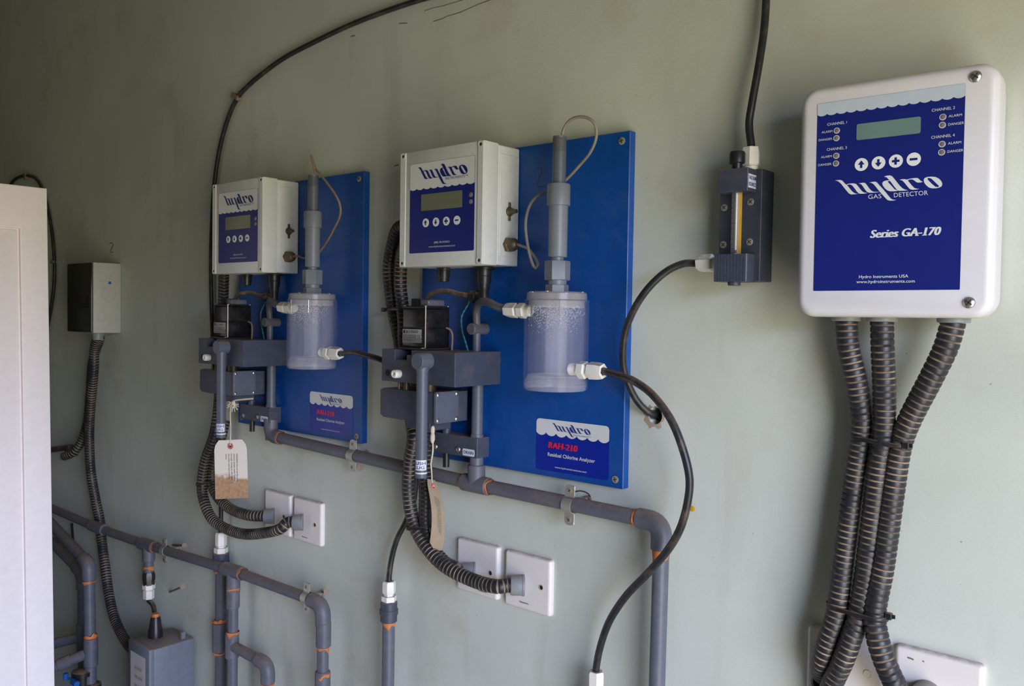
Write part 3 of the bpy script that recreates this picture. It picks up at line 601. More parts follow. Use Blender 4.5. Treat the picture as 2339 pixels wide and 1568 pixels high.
    for lx, o_ in ((-.3525,.0935),(-.3060,.0935),(-.3060,.0470)): screw('steel', A(lx, o_, 1.5110), Z, .0026, mo)
    screw('steel', A(-.306, .0985, 1.4474), Z, .0034, t); 
    m = M(); m.flat([(-.3540,1.4552),(-.3110,1.4552),(-.3110,1.4755),(-.3540,1.4755)], A(0,.0960,0), X, Z, .0003); npl = obj('nameplate', m, 'plateprint', mo)
    m = M(); o = A(0, .0964, 0)
    text_into(m, 'CE', o, X, Z, -.1, 0, .0048, .0058) if False else text_into(m, 'CE', o, X, Z, -.3212, 1.4622, .0048, .0070)
    m.flat([(-.3522,1.4690),(-.3475,1.4690),(-.3475,1.4742),(-.3522,1.4742)], o, X, Z, .0002)
    rr = random.Random(5)
    for r_ in range(6):
        zz = 1.4566+r_*.0019; xx = -.3522
        while xx < (-.3135 if r_ < 3 else -.3235):
            w_ = rr.uniform(.0012, .0042); m.flat([(xx,zz),(xx+w_,zz),(xx+w_,zz+.0009),(xx,zz+.0009)], o, X, Z, .0002); xx += w_+.0009
    for xx in (-.3455, -.3440, -.3395): m.flat([(xx,1.4690),(xx+.0011,1.4690),(xx+.0020,1.4735),(xx+.0008,1.4735)], o, X, Z, .0002)
    for zz in (1.4700, 1.4722): m.flat([(-.3350,zz),(-.3190,zz),(-.3190,zz+.0009),(-.3350,zz+.0009)], o, X, Z, .0002)
    obj('lettering', m, 'slot', mo)
    # pump head below the block
    hd = [(-.4025,1.3400),(-.3950,1.3360),(-.3560,1.3350),(-.2775,1.3360),(-.2775,1.3815),(-.3970,1.3815),(-.4025,1.3790)]
    m = M(); m.prism(hd, A(0, .030, 0), X, Z, OUT, 0, .0685, .0014); m.box(xr-.352, xr-.297, -.090, -.045, 1.3225, 1.3360, .001); hb = obj('pump_head', m, 'pvcd', t)
    m = M(); m.prism(rrect(.0530, .1010, 1.3362, 1.3835, .004), V(xr-.2778, 0, 0), OUT, Z, X, 0, .0046, .0008); cp = obj('cover_plate', m, 'pvcm', t, label='lighter grey cover plate')
    for o_, z in ((.0575,1.3790),(.0965,1.3790),(.0575,1.3408),(.0965,1.3408)): screw('slotted', A(-.2731, o_, z), X, .0034, cp, o_*30)
    m = M(); m.cyl(A(-.3480,.0930,1.3810), A(-.3480,.0930,1.3950), .0040, n=14); m.cyl(A(-.3630,.0940,1.3810), A(-.3630,.0940,1.3950), .0022, n=10); m.cyl(A(-.3100,.080,1.3810), A(-.3100,.080,1.3950), .0105, n=20); obj('neck_post', m, 'brass', t)
    # --- drain manifold
    t = thing('drain_manifold', 'dark grey drain block with labelled front and grey standpipe ' + sfx, 'manifold', A(-.29, .03, 1.28), 'drain blocks of the analysers')
    m = M(); m.box(xr-.3480, xr-.2452, -.0408, -T, 1.2812, 1.3120, .0008); db = obj('drain_block', m, 'pvcd', t)
    for lx, z in ((-.3358,1.2895),(-.2853,1.2912)): screw('slotted', A(lx, .0415, z), OUT, .0046, db, 1.9)
    o = A(0, .0408, 0); m = M(); m.prism(rrect(-.2753, -.2505, 1.2832, 1.2938, .002), o, X, Z, OUT, 0, .0003); dl = obj('drain_label', m, 'label', db)
    m = M(); text_into(m, 'DRAIN', o, X, Z, -.2629, 1.2862, .0047, .0205, 'c', bold=.02, lift=.0005); obj('lettering', m, 'ink', db)
    m = M(); m.cyl(A(-.2560,.030,1.3118), A(-.2560,.030,1.3948), .0088, bev=.0005); m.cyl(A(-.2560,.030,1.3118), A(-.2560,.030,1.3165), .0100, n=20); obj('standpipe', m, 'pvcm', t); m = M(); m.cyl(A(-.2560,.034,1.4438), A(-.2560,.034,1.4700), .0062); obj('upper_standpipe', m, 'pvc', t)
    m = M(); m.cyl(A(-.2560,.030,1.2475), A(-.2560,.030,1.2815), .0104, n=22); obj('drain_spigot', m, 'pvc', t)
    m = M(); m.cyl(A(-.318,.034,1.3118), A(-.318,.034,1.3360), .0065); obj('inlet_stub', m, 'pvcd', t)
    m = M(); m.cyl(A(-.322,.030,1.2575), A(-.322,.030,1.2815), .0052); obj('lower_stub', m, 'black', t)
    # hose from the standpipe over to the cell
    pts = [A(-.2560,.034,1.468), A(-.2560,.034,1.4800), A(-.2565,.0345,1.4935), A(-.2540,.037,1.5060), A(-.2440,.044,1.5155), A(-.2260,.053,1.5190), A(-.2020,.063,1.5165), A(-.1800,.070,1.5105), e2 + X*.012]
    hose('overflow_hose', pts, .0060, 'short grey hose bending from standpipe to clear cell ' + sfx, 'pvc', 'hose')
    # motor cable and wires
    g = A(-.2430, .034, 1.5265) + V(-.022, -.0035, 0)
    pts = [A(-.345, .058, 1.508), A(-.347, .055, 1.520), A(-.340,.052,1.5300), A(-.325,.048,1.5345), A(-.305,.044,1.5345), A(-.285,.041,1.5300), g + V(.004, 0, .001)]
    hose('motor_cable', pts, .0041, 'dusty black cable from elbow gland to motor ' + sfx, 'dustyhose', 'cable')
    m = M(); pth = smooth_path([A(-.2690,.034,1.5270), A(-.2760,.032,1.516), A(-.2900,.032,1.496), A(-.2890,.032,1.475), A(-.2800,.034,1.458), A(-.2720,.036,1.4440)], .003)
    n2 = [p + V(.0008*math.cos(i*1.1), .0008*math.sin(i*1.1), 0) for i, p in enumerate(pth)]; n3 = [p - V(.0008*math.cos(i*1.1), .0008*math.sin(i*1.1), 0) for i, p in enumerate(pth)]
    m.tube(n2, .0008, 6); m.tube(n3, .0008, 6); tag(obj('earth_wire', m, 'teal'), 'thin twisted teal wire hanging beside the motor ' + sfx, 'wire', 'teal wires beside the motors')
    pts = [A(-.3035,.052,1.4780), A(-.2960,.050,1.4745), A(-.2920,.050,1.465), A(-.2920,.051,1.4440)]
    hose('motor_lead', pts, .0017, 'short brown wire leaving the right side of the motor ' + sfx, 'rustwire', 'wire', step=.003)
    return e1
e_near = analyser(XN, True)
e_far = analyser(XF, False)

# ------------------------------------------------------------------ grey drain pipe under the boards
RP = .0105; RFt = .0136
a, tee, cl1, cl2, b = at(622,1000,.030), V(XN-.2560, -.030, 1.2395), at(808,1041,.030), at(1303,1154,.030), at(1512,1195,.030)
a = V(XF-.2560, -.030, 1.2560)
t = thing('drain_pipe', 'grey drain pipe sloping under both boards and turning down at its right end', 'pipe', a)
d = (b-a).normalized(); bot = to_floor(b, at(1499, 1620, .030))
m = M(); m.cyl(a+d*.024, tee, RP); obj('pipe_run', m, 'pipe', t)
m = M(); m.cyl(tee, b-(b-tee).normalized()*.024, RP); obj('pipe_run', m, 'pipe', t)
elbow(a, Z, (tee-a), RFt, .032, t); glue_ring(a+(tee-a).normalized()*.033, tee-a, RP*1.12, t, .003)
d2 = (b-tee).normalized(); m = M(); m.cyl(tee-d2*.027, tee+d2*.027, RFt, bev=.0012); m.cyl(tee, tee+Z*.030, RFt, bev=.0012); obj('tee', m, 'pipe', t); glue_ring(tee+d2*.027, d2, RP*1.14, t, .004); glue_ring(tee-d2*.030, d2, RP*1.10, t, .003)
elbow(b, -d2, bot-b, RFt, .034, t); m = M(); m.cyl(b+(bot-b).normalized()*.024, bot, RP); obj('down_pipe', m, 'pvc', t)
glue_ring(b-d2*.040, d2, RP*1.1, t, .005); glue_ring(b+(bot-b).normalized()*.034, bot-b, RP*1.06, t, .010)
pipe_clamp(cl1, d2, RP, 'galvanised pipe clamp on the drain pipe under the farther board corner')
pipe_clamp(cl2, d2, RP, 'galvanised pipe clamp on the drain pipe below the nearer board corner')

# ------------------------------------------------------------------ flow meter between nearer board and detector
t = thing('flow_meter', 'dark grey block flow meter with glass tube and yellow strip right of the nearer board', 'flow meter', (-.466, -.02, 1.543))
m = M(); m.box(-.4935, -.4400, -.0330, 0, 1.5440, 1.6755, .0008); bk = obj('back_block', m, 'pvcd', t)
m = M()
m.box(-.4851, -.4470, -.0556, -.0330, 1.6474, 1.6745, .0006); ub = obj('upper_block', m, 'pvcd', t)
rib = []; nx = 10
for k in range(nx): u0 = -.4860+.0405*k/nx; rib += [(u0, .0005), (u0+.0405/nx*.8, .0005), (u0+.0405/nx*.9, -.0004)]
pts = [(-.4860, -.024)] + [(u, v) for u, v in rib] + [(-.4455, 0)]
pts2 = [(-.4455, -.024)]
for k in range(5): pts2 += [(-.4455, -.020+.004*k), (-.4450, -.0185+.004*k), (-.4450, -.0170+.004*k)]
m = M(); m.prism([(-.4860,-.0240)] + pts2[:] + [(u, v) for u, v in rib[::-1]], V(0,-.0570,1.5430), X, OUT, Z, 0, .0320); obj('lower_block', m, 'pvcd', t)
m = M(); m.lathe(V(-.4655,-.046,1.5430), -Z, [(0,.0075),(.004,.0075),(.0045,.0065)], 18); obj('bottom_plug', m, 'pvcd', t)
m = M(); m.lathe(V(-.4655,-.046,1.6745), Z, [(0,.0062),(.007,.0062),(.0072,.0085),(.0080,.0092),(.0190,.0092),(.0210,.0082)], 22); obj('needle_knob', m, 'black', t)
tp = V(-.4655, -.0445, 0)
m = M(); m.lathe(tp+Z*1.5745, Z, [(0,.0058),(.074,.0058)], 24); obj('meter_tube', m, 'glass', t)
m = M(); m.lathe(tp+Z*1.5745, Z, [(0,.0012),(.074,.0015)], 12); obj('tube_core', m, 'label', t)
m = M(); m.box(tp.x+.0022, tp.x+.0066, -.0455, -.0440, 1.5747, 1.6475); obj('scale_strip', m, 'yellow', t, label='yellow scale strip')
m = M()
for k in range(11): m.box(tp.x-.0036, tp.x+(-.0006 if k % 5 else .0008), -.0505, -.0501, 1.581+.006*k, 1.5815+.006*k)
obj('scale_marks', m, 'slot', t)
m = M(); m.sphere(tp+Z*1.5785, .0024, seg=10); obj('float_ball', m, 'dark', t)
for x_, z_ in ((-.4872,1.6330),(-.4535,1.6375),(-.4872,1.5885),(-.4535,1.5905)): screw('flat', V(x_, -.0336, z_), OUT, .0043, bk, .75)
m = M(); m.flat([(.0345,1.6515),(.0545,1.6515),(.0545,1.6675),(.0345,1.6675)], V(-.4470,0,0), OUT, Z, -.0003); 
for v in m.b.verts: v.co.x = -.4467
sl = obj('side_label', m, 'label', ub)
m = M()
for k in range(2): text_into(m, ('VACUUM', 'GAS IN')[k], V(-.4464, 0, 0), OUT, Z, 0, 0, .001) if False else None
fr = V(-.4467, -.0545, 0)
text_into(m, 'VACUUM', V(-.4467,-.0345,0), V(0,1,0), Z, -.0192, 1.6612, .0042, .0182, bold=.02, lift=.0003); text_into(m, 'SOURCE', V(-.4467,-.0345,0), V(0,1,0), Z, -.0192, 1.6538, .0042, .0182, bold=.02, lift=.0003); obj('lettering', m, 'ink', ub)
q = V(-.4565, -.0290, 1.6735); m = M(); m.lathe(q, Z, [(0,.0088),(.006,.0088),(.007,.0070)], 14); m.lathe(q+Z*.0065, Z, [(0,.0095),(.002,.0112),(.016,.0110),(.022,.0098),(.022,.005)], 6, True, .3); obj('top_fitting', m, 'nylon', t)
topf = q+Z*.026
q = V(-.4935, -.033, 1.5670); m = M(); m.lathe(q, -X, [(0,.0085),(.005,.0085),(.006,.0070)], 14); m.lathe(q-X*.0055, -X, [(0,.0095),(.002,.0112),(.016,.0110),(.021,.0098),(.021,.005)], 6, True, .3); obj('side_fitting', m, 'nylon', t)
sidef = q-X*.024
hose('supply_hose', [topf-Z*.006, topf+Z*.004, at(1711,285,.028), at(1717,240,.027), at(1733,150,.022), at(1745,70,.016), at(1750,0,.014), at(1752,-60,.014)], .0047, 'black hose rising from the flow meter to the top of the picture')
hose('vent_hose', [sidef+X*.006, sidef-X*.004, at(1560,603,.038), at(1520,622,.046), at(1478,662,.052), at(1446,712,.050), at(1427,765,.044), at(1423,825,.036), at(1432,868,.028), at(1450,908,.018), at(1472,935,.008), at(1493,948,-.004), at(1510,955,-.03)], .0047, 'black hose curving from the flow meter side into the hole in the wall')

# ------------------------------------------------------------------ gas detector at the right
GY, GR = .0544, .0045; gc = V(-.2875, -.075, 1.6298)
gex = (V(math.cos(GY), math.sin(GY), 0)*math.cos(GR) + Z*math.sin(GR)).normalized(); gey = (Z*math.cos(GR) - V(math.cos(GY), math.sin(GY), 0)*math.sin(GR)).normalized(); gn = gex.cross(gey)
go = gc - gex*.07035 - gey*.0989       # lower left label corner
t = thing('gas_detector', 'white gas detector enclosure with navy front label at the right', 'detector', V(-.28, 0, 1.50))
ow = (-.0190, .1695, -.0275, .2165)
m = M(); m.prism(rrect(ow[0], ow[1], ow[2], ow[3], .0185, 8), go, gex, gey, gn, -.034, 0, .009, 5); gl = obj('lid', m, 'ga', t)
m = M(); m.prism(rrect(ow[0]+.004, ow[1]-.004, ow[2]+.004, ow[3]-.004, .016, 6), go, gex, gey, gn, -.066, -.0355); obj('back_box', m, 'ga', t)
m = M(); m.prism(rrect(0, .1407, 0, .1978, .0008, 2), go, gex, gey, gn, 0, .0004); lb = obj('front_label', m, 'royal' if False else 'navy2' if 'navy2' in MT else 'navy', t)
m = M(); m.flat(scallop_top(0, .1407, .1978, .1862, 14, .0018), go, gex, gey, .0006); obj('pale_band', m, 'labelgrey', lb)
m = M(); m.prism(rrect(.0406, .1018, .1550, .1715, .0018, 3), go, gex, gey, gn, .0003, .0008); obj('display', m, 'lcd2', lb)
keys(lb, go+gn*.0003, gex, gey, [(.0462,.1296),(.0629,.1297),(.0795,.1298),(.0962,.1299)], .0066, 'navy')
for pa, sm, mt in SYM: obj('key_symbol', sm, mt, pa)
SYM.clear()
for x_, z_ in ((.0205,.1675),(.0203,.1597),(.0206,.1413),(.0204,.1333),(.1215,.1682),(.1213,.1605),(.1215,.1420),(.1213,.1341)):
    m = M(); m.lathe(go+gex*x_+gey*z_, gn, [(.0003,.0032),(.0010,.0031),(.0010,.0026)], 16); m.mi = 1; m.lathe(go+gex*x_+gey*z_+gex*.0003, gn, [(.0004,.0026),(.0013,.0023),(.0017,.0014)], 14); obj('indicator_light', m, ['lensw', 'lens'], lb)
m = M()
for s_, x_, y_, w_ in (('CHANNEL 1',.0106,.1737,.0200),('CHANNEL 3',.0107,.1474,.0204),('CHANNEL 2',.1115,.1746,.0206),('CHANNEL 4',.1117,.1482,.0208)): text_into(m, s_, go, gex, gey, x_, y_, .0028, w_, lift=.0007)
for y_ in (.1664, .1403): text_into(m, 'ALARM', go, gex, gey, .0160, y_, .0023, .0112, 'r', lift=.0007)
for y_ in (.1585, .1322): text_into(m, 'DANGER', go, gex, gey, .0160, y_, .0023, .0140, 'r', lift=.0007)
for y_ in (.1671, .1409): text_into(m, 'ALARM', go, gex, gey, .1267, y_, .0024, .0116, lift=.0007)
for y_ in (.1592, .1330): text_into(m, 'DANGER', go, gex, gey, .1265, y_, .0024, .0138, lift=.0007)
text_into(m, 'Hydro Instruments USA', go, gex, gey, .0466, .0127, .0030, .0475, lift=.0007, bold=.008); text_into(m, 'www.hydroinstruments.com', go, gex, gey, .0442, .0076, .0030, .0561, lift=.0007, bold=.008)
serif_text(m, 'Series GA-170', go, gex, gey, .0561, .0538, .0080, .0660, .22, .0007, .15)
hydro(m, go, gex, gey, .0198, .0997, .1030, .0007); text_into(m, 'GAS', go, gex, gey, .0537, .0937, .0044, .0129, lift=.0007, bold=-.002, shear=-.06); text_into(m, 'DETECTOR', go, gex, gey, .0784, .0936, .0044, .0318, lift=.0007, bold=-.002, shear=-.06)
obj('lettering', m, 'label', lb)
for x_, z_ in ((.1490,.2030),(.1490,-.0125)):
    screw('steel', go+gex*x_+gey*z_+gn*.0008, gn, .0056, t, .9)
GL = []
for k, (px_, o_) in enumerate(((1933,.040),(2014,.040),(2178,.040))):
    p = at(px_, 745, o_); p.z = 1.5035
    m = M(); m.lathe(p, -Z, [(-.003,.0155),(.0035,.0155),(.0045,.0145),(.0045,.011),(.008,.0105)], 20); obj('conduit_gland', m, 'sock', t); GL.append(p)
GR_ = 'three corrugated conduits below the gas detector'
cA = [GL[0]-Z*.002, at(1937,790,.040), at(1955,870,.036), at(1968,955,.032), at(1965,1010,.030), at(1950,1110,.030), at(1930,1260,.032), at(1912,1395,.036), at(1896,1450,.038), at(1880,1505,.034), at(1877,1535,.018), at(1884,1550,.006)]
cB = [GL[1]-Z*.002, at(2016,800,.040), at(2020,900,.036), at(2018,1000,.034), at(2008,1060,.034), at(1989,1220,.034), at(1965,1390,.036), at(1945,1455,.040), at(1925,1510,.040), at(1897,1575,.034), at(1890,1640,.030)]
cC = [GL[2]-Z*.002, at(2160,795,.040), at(2125,868,.038), at(2080,955,.034), at(2056,1020,.032), at(2040,1120,.032), at(2017,1290,.034), at(1998,1395,.038), at(2004,1455,.042), at(2022,1515,.042), at(2055,1585,.036), at(2085,1630,.030)]
conduit('corrugated_conduit', cA, .0118, 'left black corrugated conduit of the three under the gas detector', GR_)
conduit('corrugated_conduit', cB, .0118, 'middle black corrugated conduit of the three under the gas detector', GR_)
conduit('corrugated_conduit', cC, .0120, 'right black corrugated conduit bowing outward under the gas detector', GR_)
def bundle_loop(cs, r, tilt):
    """closed band round circles cs (x, y) seen from above, climbing by tilt"""
    xs = [c.x for c in cs]; l = min(cs, key=lambda c: c.x); rr = max(cs, key=lambda c: c.x); pts = []
    for k in range(9): a = PI/2+PI*k/8; pts.append(V(l.x+r*math.cos(a), l.y+r*math.sin(a), l.z))
    for k in range(9): a = -PI/2+PI*k/8; pts.append(V(rr.x+r*math.cos(a), rr.y+r*math.sin(a), rr.z))
    pts.append(pts[0].copy()); return pts
cs = [at(1970,1000,.031), at(2018,1006,.034), at(2052,1016,.032)]
cable_tie('cable_tie', cs[1], bundle_loop(cs, .0126, 0), 'upper black cable tie round the three conduits under the gas detector', at(2069,1018,.042), 'cable ties round conduits')
cs = [at(1916,1384,.036), at(1964,1398,.036), at(1999,1408,.038)]
cable_tie('cable_tie', cs[1], bundle_loop(cs, .0126, 0), 'lower black cable tie round the three conduits under the gas detector', at(2030,1408,.040), 'cable ties round conduits')

# ------------------------------------------------------------------ wall plates with conduit glands
PG = 'white blanking plates on the wall'
def gland_on(t, p, r=.0145, d=OUT, L=.022):
    m = M(); d = d.normalized(); m.lathe(p, d, [(0,r*1.05),(.003,r*1.05),(.004,r),(L,r*.98),(L+.002,r*.9),(L+.002,r*.74),(L-.008,r*.72)], 24); obj('conduit_gland', m, 'sock', t); return p+d*L
def plate_hole(t, p, r=.0032):
    m = M(); m.lathe(p, OUT, [(-.002,r*1.25),(.0004,r*1.25),(.0004,r),(-.0003,r*.95)], 14); m.mi = 1; m.lathe(p, OUT, [(-.002,r*.96),(-.0002,r*.96)], 12); obj('screw_hole', m, ['plaster', 'dark'], t)
# nearer board
tA, plA = wall_plate(V(-.9535, 0, 1.1425), .0880, .0835, 'white wall plate behind the conduits below the nearer board, left of its pair', PG)
tB, plB = wall_plate(V(-.8510, 0, 1.1425), .0890, .0840, 'white wall plate below the nearer board, right of its pair', PG)
dg = V(-.72, -.69, .0)
gA0 = at(1086, 1308, .010); gB0 = at(1198, 1338, .010)
gA = gland_on(tA, gA0, .0150, dg, .019); gB = gland_on(tB, gB0, .0150, dg, .019)
plate_hole(tA, at(1120,1310,.0088)); plate_hole(tB, at(1236,1343,.0088))
m = M(); text_into(m, 'Panasonic', at(1187,1376,.0088), X, Z, 0, 0, .0022, .0175, bold=.02); obj('lettering', m, 'pencil', plB)
m = M(); text_into(m, 'Panasonic', at(1093,1350,.0088), X, Z, 0, 0, .0022, .0175, bold=.02); obj('lettering', m, 'pencil', plA)
CG = 'corrugated conduits of the analysers'
def dirc(g): return g + dg.normalized()*.012
R2 = .0109
up = [V(XN-.3670,-.034,1.668), V(XN-.3790,-.034,1.664), V(XN-.398,-.032,1.645), at(912,520,.030), at(897,560,.026), at(889,610,.022), at(892,660,.020), at(898,705,.018), at(909,760,.016), at(916,800,.016)]
up2 = [V(XN-.3670,-.056,1.640), V(XN-.3790,-.054,1.634), V(XN-.390,-.050,1.618), at(922,572,.042), at(916,600,.036), at(914,650,.034), at(918,690,.030), at(922,740,.026), at(925,800,.018)]
conduit('corrugated_conduit', up + [at(930,880,.022), at(936,940,.036), at(945,1000,.056), at(936,1060,.060), at(934,1130,.060), at(947,1200,.058), at(978,1255,.056), at(1020,1296,.052), at(1080,1326,.044), at(1130,1340,.040), gB+dg.normalized()*.006, gB-dg.normalized()*.014], R2, 'front dusty black conduit looping from nearer control box to right wall plate', CG)
conduit('corrugated_conduit', up2 + [at(950,880,.020), at(966,950,.040), at(970,1010,.050), at(968,1070,.053), at(972,1130,.052), at(972,1200,.050), at(988,1250,.046), at(1015,1285,.038), at(1040,1299,.040), gA+dg.normalized()*.006, gA-dg.normalized()*.014], R2, 'rear dusty black conduit looping from nearer control box to left wall plate', CG)
cs = [at(946,1206,.058), at(974,1204,.050)]
cable_tie('cable_tie', cs[1], bundle_loop(cs, .0118, 0), 'black cable tie round the pair of conduits below the nearer board', at(986,1211,.056), 'cable ties round conduits')
cs = [at(899,708,.019), at(920,706,.030)]
cable_tie('cable_tie', cs[0], bundle_loop(cs, .0118, 0), 'black cable tie round the conduits left of the nearer motor', at(876,708,.030), 'cable ties round conduits')
# farther board
tA, plA = wall_plate(V(-1.4990, 0, 1.1400), .0880, .0835, 'white wall plate below the farther board, left of its pair', PG)
tB, plB = wall_plate(V(-1.4005, 0, 1.1400), .0895, .0835, 'white wall plate below the farther board, right of its pair', PG)
fA = gland_on(tA, at(627,1180,.010), .0150, dg, .018); fB = gland_on(tB, at(693,1194,.010), .0150, dg, .018)
plate_hole(tA, at(648,1181,.0088)); plate_hole(tB, at(719,1200,.0088))
m = M(); text_into(m, 'Panasonic', at(690,1227,.0088), X, Z, 0, 0, .0022, .0175, bold=.02); obj('lettering', m, 'pencil', plB)
conduit('corrugated_conduit', [at(513,600,.034), at(511,640,.030), at(510,690,.024), at(508,760,.018), at(502,840,.016), at(500,920,.026), at(490,990,.040), at(470,1050,.048), at(462,1100,.050), at(465,1140,.050), at(484,1185,.050), at(520,1210,.048), at(562,1221,.046), at(610,1217,.043), at(640,1209,.041), fB+dg.normalized()*.011, fB-dg.normalized()*.013], R2, 'outer dusty black conduit curving from farther pump to right wall plate', CG)
conduit('corrugated_conduit', [at(514,960,.020), at(505,1000,.028), at(490,1040,.034), at(484,1080,.034), at(487,1115,.034), at(503,1142,.034), at(530,1165,.034), at(565,1177,.038), fA+dg.normalized()*.006, fA-dg.normalized()*.013], R2, 'inner dusty black conduit passing behind the tag to left wall plate', CG)
cs = [at(462,1106,.050), at(486,1102,.036)]
cable_tie('cable_tie', cs[0], bundle_loop(cs, .0118, 0), 'black cable tie round the conduits left of the hanging tag', at(455,1108,.058), 'cable ties round conduits')
# detector
tA, plA = wall_plate(V(-.3815, 0, 1.1450), .0870, .0860, 'white wall plate behind the conduits below the gas detector', PG)
tB, plB = wall_plate(V(-.2845, 0, 1.1485), .0870, .0860, 'white wall plate at the lower right corner of the picture', PG)
p = at(1888,1556,.0085); gland_on(tA, p, .0150, OUT, .010); p = at(1909,1640,.0085); gland_on(tA, p, .0150, OUT, .012)
m = M(); m.lathe(at(1982,1541,.0088), OUT, [(0,.0045),(.0004,.0045),(.0004,.0040),(.0001,.0038)], 18); obj('screw_cap', m, 'plate', tA)
gland_on(tB, at(2118,1588,.0085), .0150, OUT, .016)
mark('stain_mark', [(2074,1503),(2081,1505),(2087,1508)], .0087, .0008, 'crack', tB)
mark('stain_mark', [(2108,1511),(2111,1513)], .0087, .0006, 'crack', tB)

# ------------------------------------------------------------------ hoses of the cells
lowf = at(1362, 1540, .030)
t = thing('hose_fitting', 'white hose fitting on grey pipe at the bottom edge, right of centre', 'fitting', lowf, 'white hose fittings on grey pipes')
m = M(); m.lathe(lowf+Z*.004, -Z, [(0,.0055),(.0,.0098),(.003,.0112),(.019,.0112),(.021,.0100)], 6, True, .4); obj('clamping_nut', m, 'nylon', t)
m = M(); m.lathe(lowf-Z*.017, -Z, [(0,.0085),(.004,.0085),(.0042,.0118),(.014,.0118)], 6, True, .2); obj('body_hexagon', m, 'nylon', t)
m = M(); m.cyl(lowf-Z*.030, lowf-Z*.075, .0145, bev=.001); obj('adapter', m, 'pvcd', t); m = M(); m.cyl(lowf-Z*.07, V(lowf.x, lowf.y, .001), RP); obj('pipe', m, 'pvc', t)
hose('cell_hose', [e_near-X*.010, e_near+X*.004, at(1420,860,.062), at(1450,872,.066), at(1490,902,.070), at(1530,955,.072), at(1556,1015,.072), at(1574,1085,.070), at(1572,1140,.068), at(1555,1205,.064), at(1525,1258,.060), at(1480,1310,.055), at(1430,1362,.048), at(1393,1418,.042), at(1372,1475,.036), at(1362,1525,.031), lowf-Z*.004], .0050, 'black hose sweeping from the nearer clear cell down past the grey pipe')
fq = at(889, 1328, .030)
t = thing('hose_fitting', 'white hose fitting on a grey pipe left of the nearer wall plates', 'fitting', fq, 'white hose fittings on grey pipes')
m = M(); m.lathe(fq, -Z, [(0,.0055),(.0,.0092),(.003,.0112),(.019,.0112),(.022,.0095)], 6, True, .5); obj('clamping_nut', m, 'nylon', t)
m = M(); m.lathe(fq-Z*.021, -Z, [(0,.0085),(.004,.0085),(.0042,.0128),(.013,.0128),(.015,.0105)], 6, True, .5); obj('body_hexagon', m, 'nylon', t)
m = M(); m.lathe(fq-Z*.034, -Z, [(0,.0128),(.002,.0142),(.014,.0142),(.0142,.0158),(.0220,.0158),(.0222,.0142),(.034,.0142),(.035,.0130)], 22); obj('adapter', m, 'pvcd', t)
m = M(); m.cyl(fq-Z*.066, V(fq.x, fq.y, .001), RP); obj('pipe', m, 'pvc', t); glue_ring(fq-Z*.0690, -Z, RP*1.05, t, .006)
hose('cell_hose', [e_far-X*.010, e_far+X*.004, at(808,805,.060), at(840,813,.058), at(872,823,.050), at(905,842,.028), at(935,890,.014), at(948,960,.012), at(950,1060,.010), at(946,1140,.013), at(928,1190,.020), at(908,1230,.026), at(896,1270,.028), at(889,1315,.030), fq-Z*.006], .0047, 'black hose from the farther clear cell passing behind the nearer pump')

# ------------------------------------------------------------------ long cable over the wall
fw = at(505, 1216, .0180)
hose('wall_hose', [at(1010,-14,.008), at(958,0,.008), at(880,26,.008), at(800,57,.008), at(720,95,.008), at(650,132,.008), at(600,168,.008), at(565,198,.008), at(540,228,.008), at(518,280,.008), at(500,350,.008), at(489,430,.008), at(484,520,.008), at(482,620,.008), at(484,720,.008), at(488,820,.010), at(495,920,.012), at(501,1020,.014), at(504,1120,.016), at(505,1190,.018), fw-Z*.006], .0046, 'long black hose arching over the farther board and running down beside it')
m = M(); p = at(543,222,.004); m.box(p.x-.013, p.x+.013, p.y-.009, p.y+.004, p.z-.005, p.z+.005, .001, rot=Matrix.Rotation(.45, 3, 'Y')); tag(obj('cable_clip', m, 'rustwire'), 'tan cable clip holding the long hose high on the wall', 'clip', 'tan cable clips')
hose('wall_cable', [at(15,440,.006), at(30,414,.006), at(48,403,.006), at(66,402,.006), at(82,408,.006), at(95,428,.006), at(108,470,.006), at(119,530,.006), at(124,590,.006), at(124,640,.006), at(119,690,.006), at(110,740,.006), at(100,780,.006)], .0045, 'black cable looping on the wall behind the white cabinet', cat='cable')
m = M(); p = at(124,599,.004); m.box(p.x-.010, p.x+.010, p.y-.008, p.y+.004, p.z-.004, p.z+.004, .001); tag(obj('cable_clip', m, 'rustwire'), 'tan cable clip on the cable just right of the white cabinet', 'clip', 'tan cable clips')
m = M(); p = at(62,403,.004); m.box(p.x-.006, p.x+.006, p.y-.008, p.y+.004, p.z-.010, p.z+.008, .001); tag(obj('cable_clip', m, 'rustwire'), 'tan cable clip on top of the cable loop above the cabinet', 'clip', 'tan cable clips')

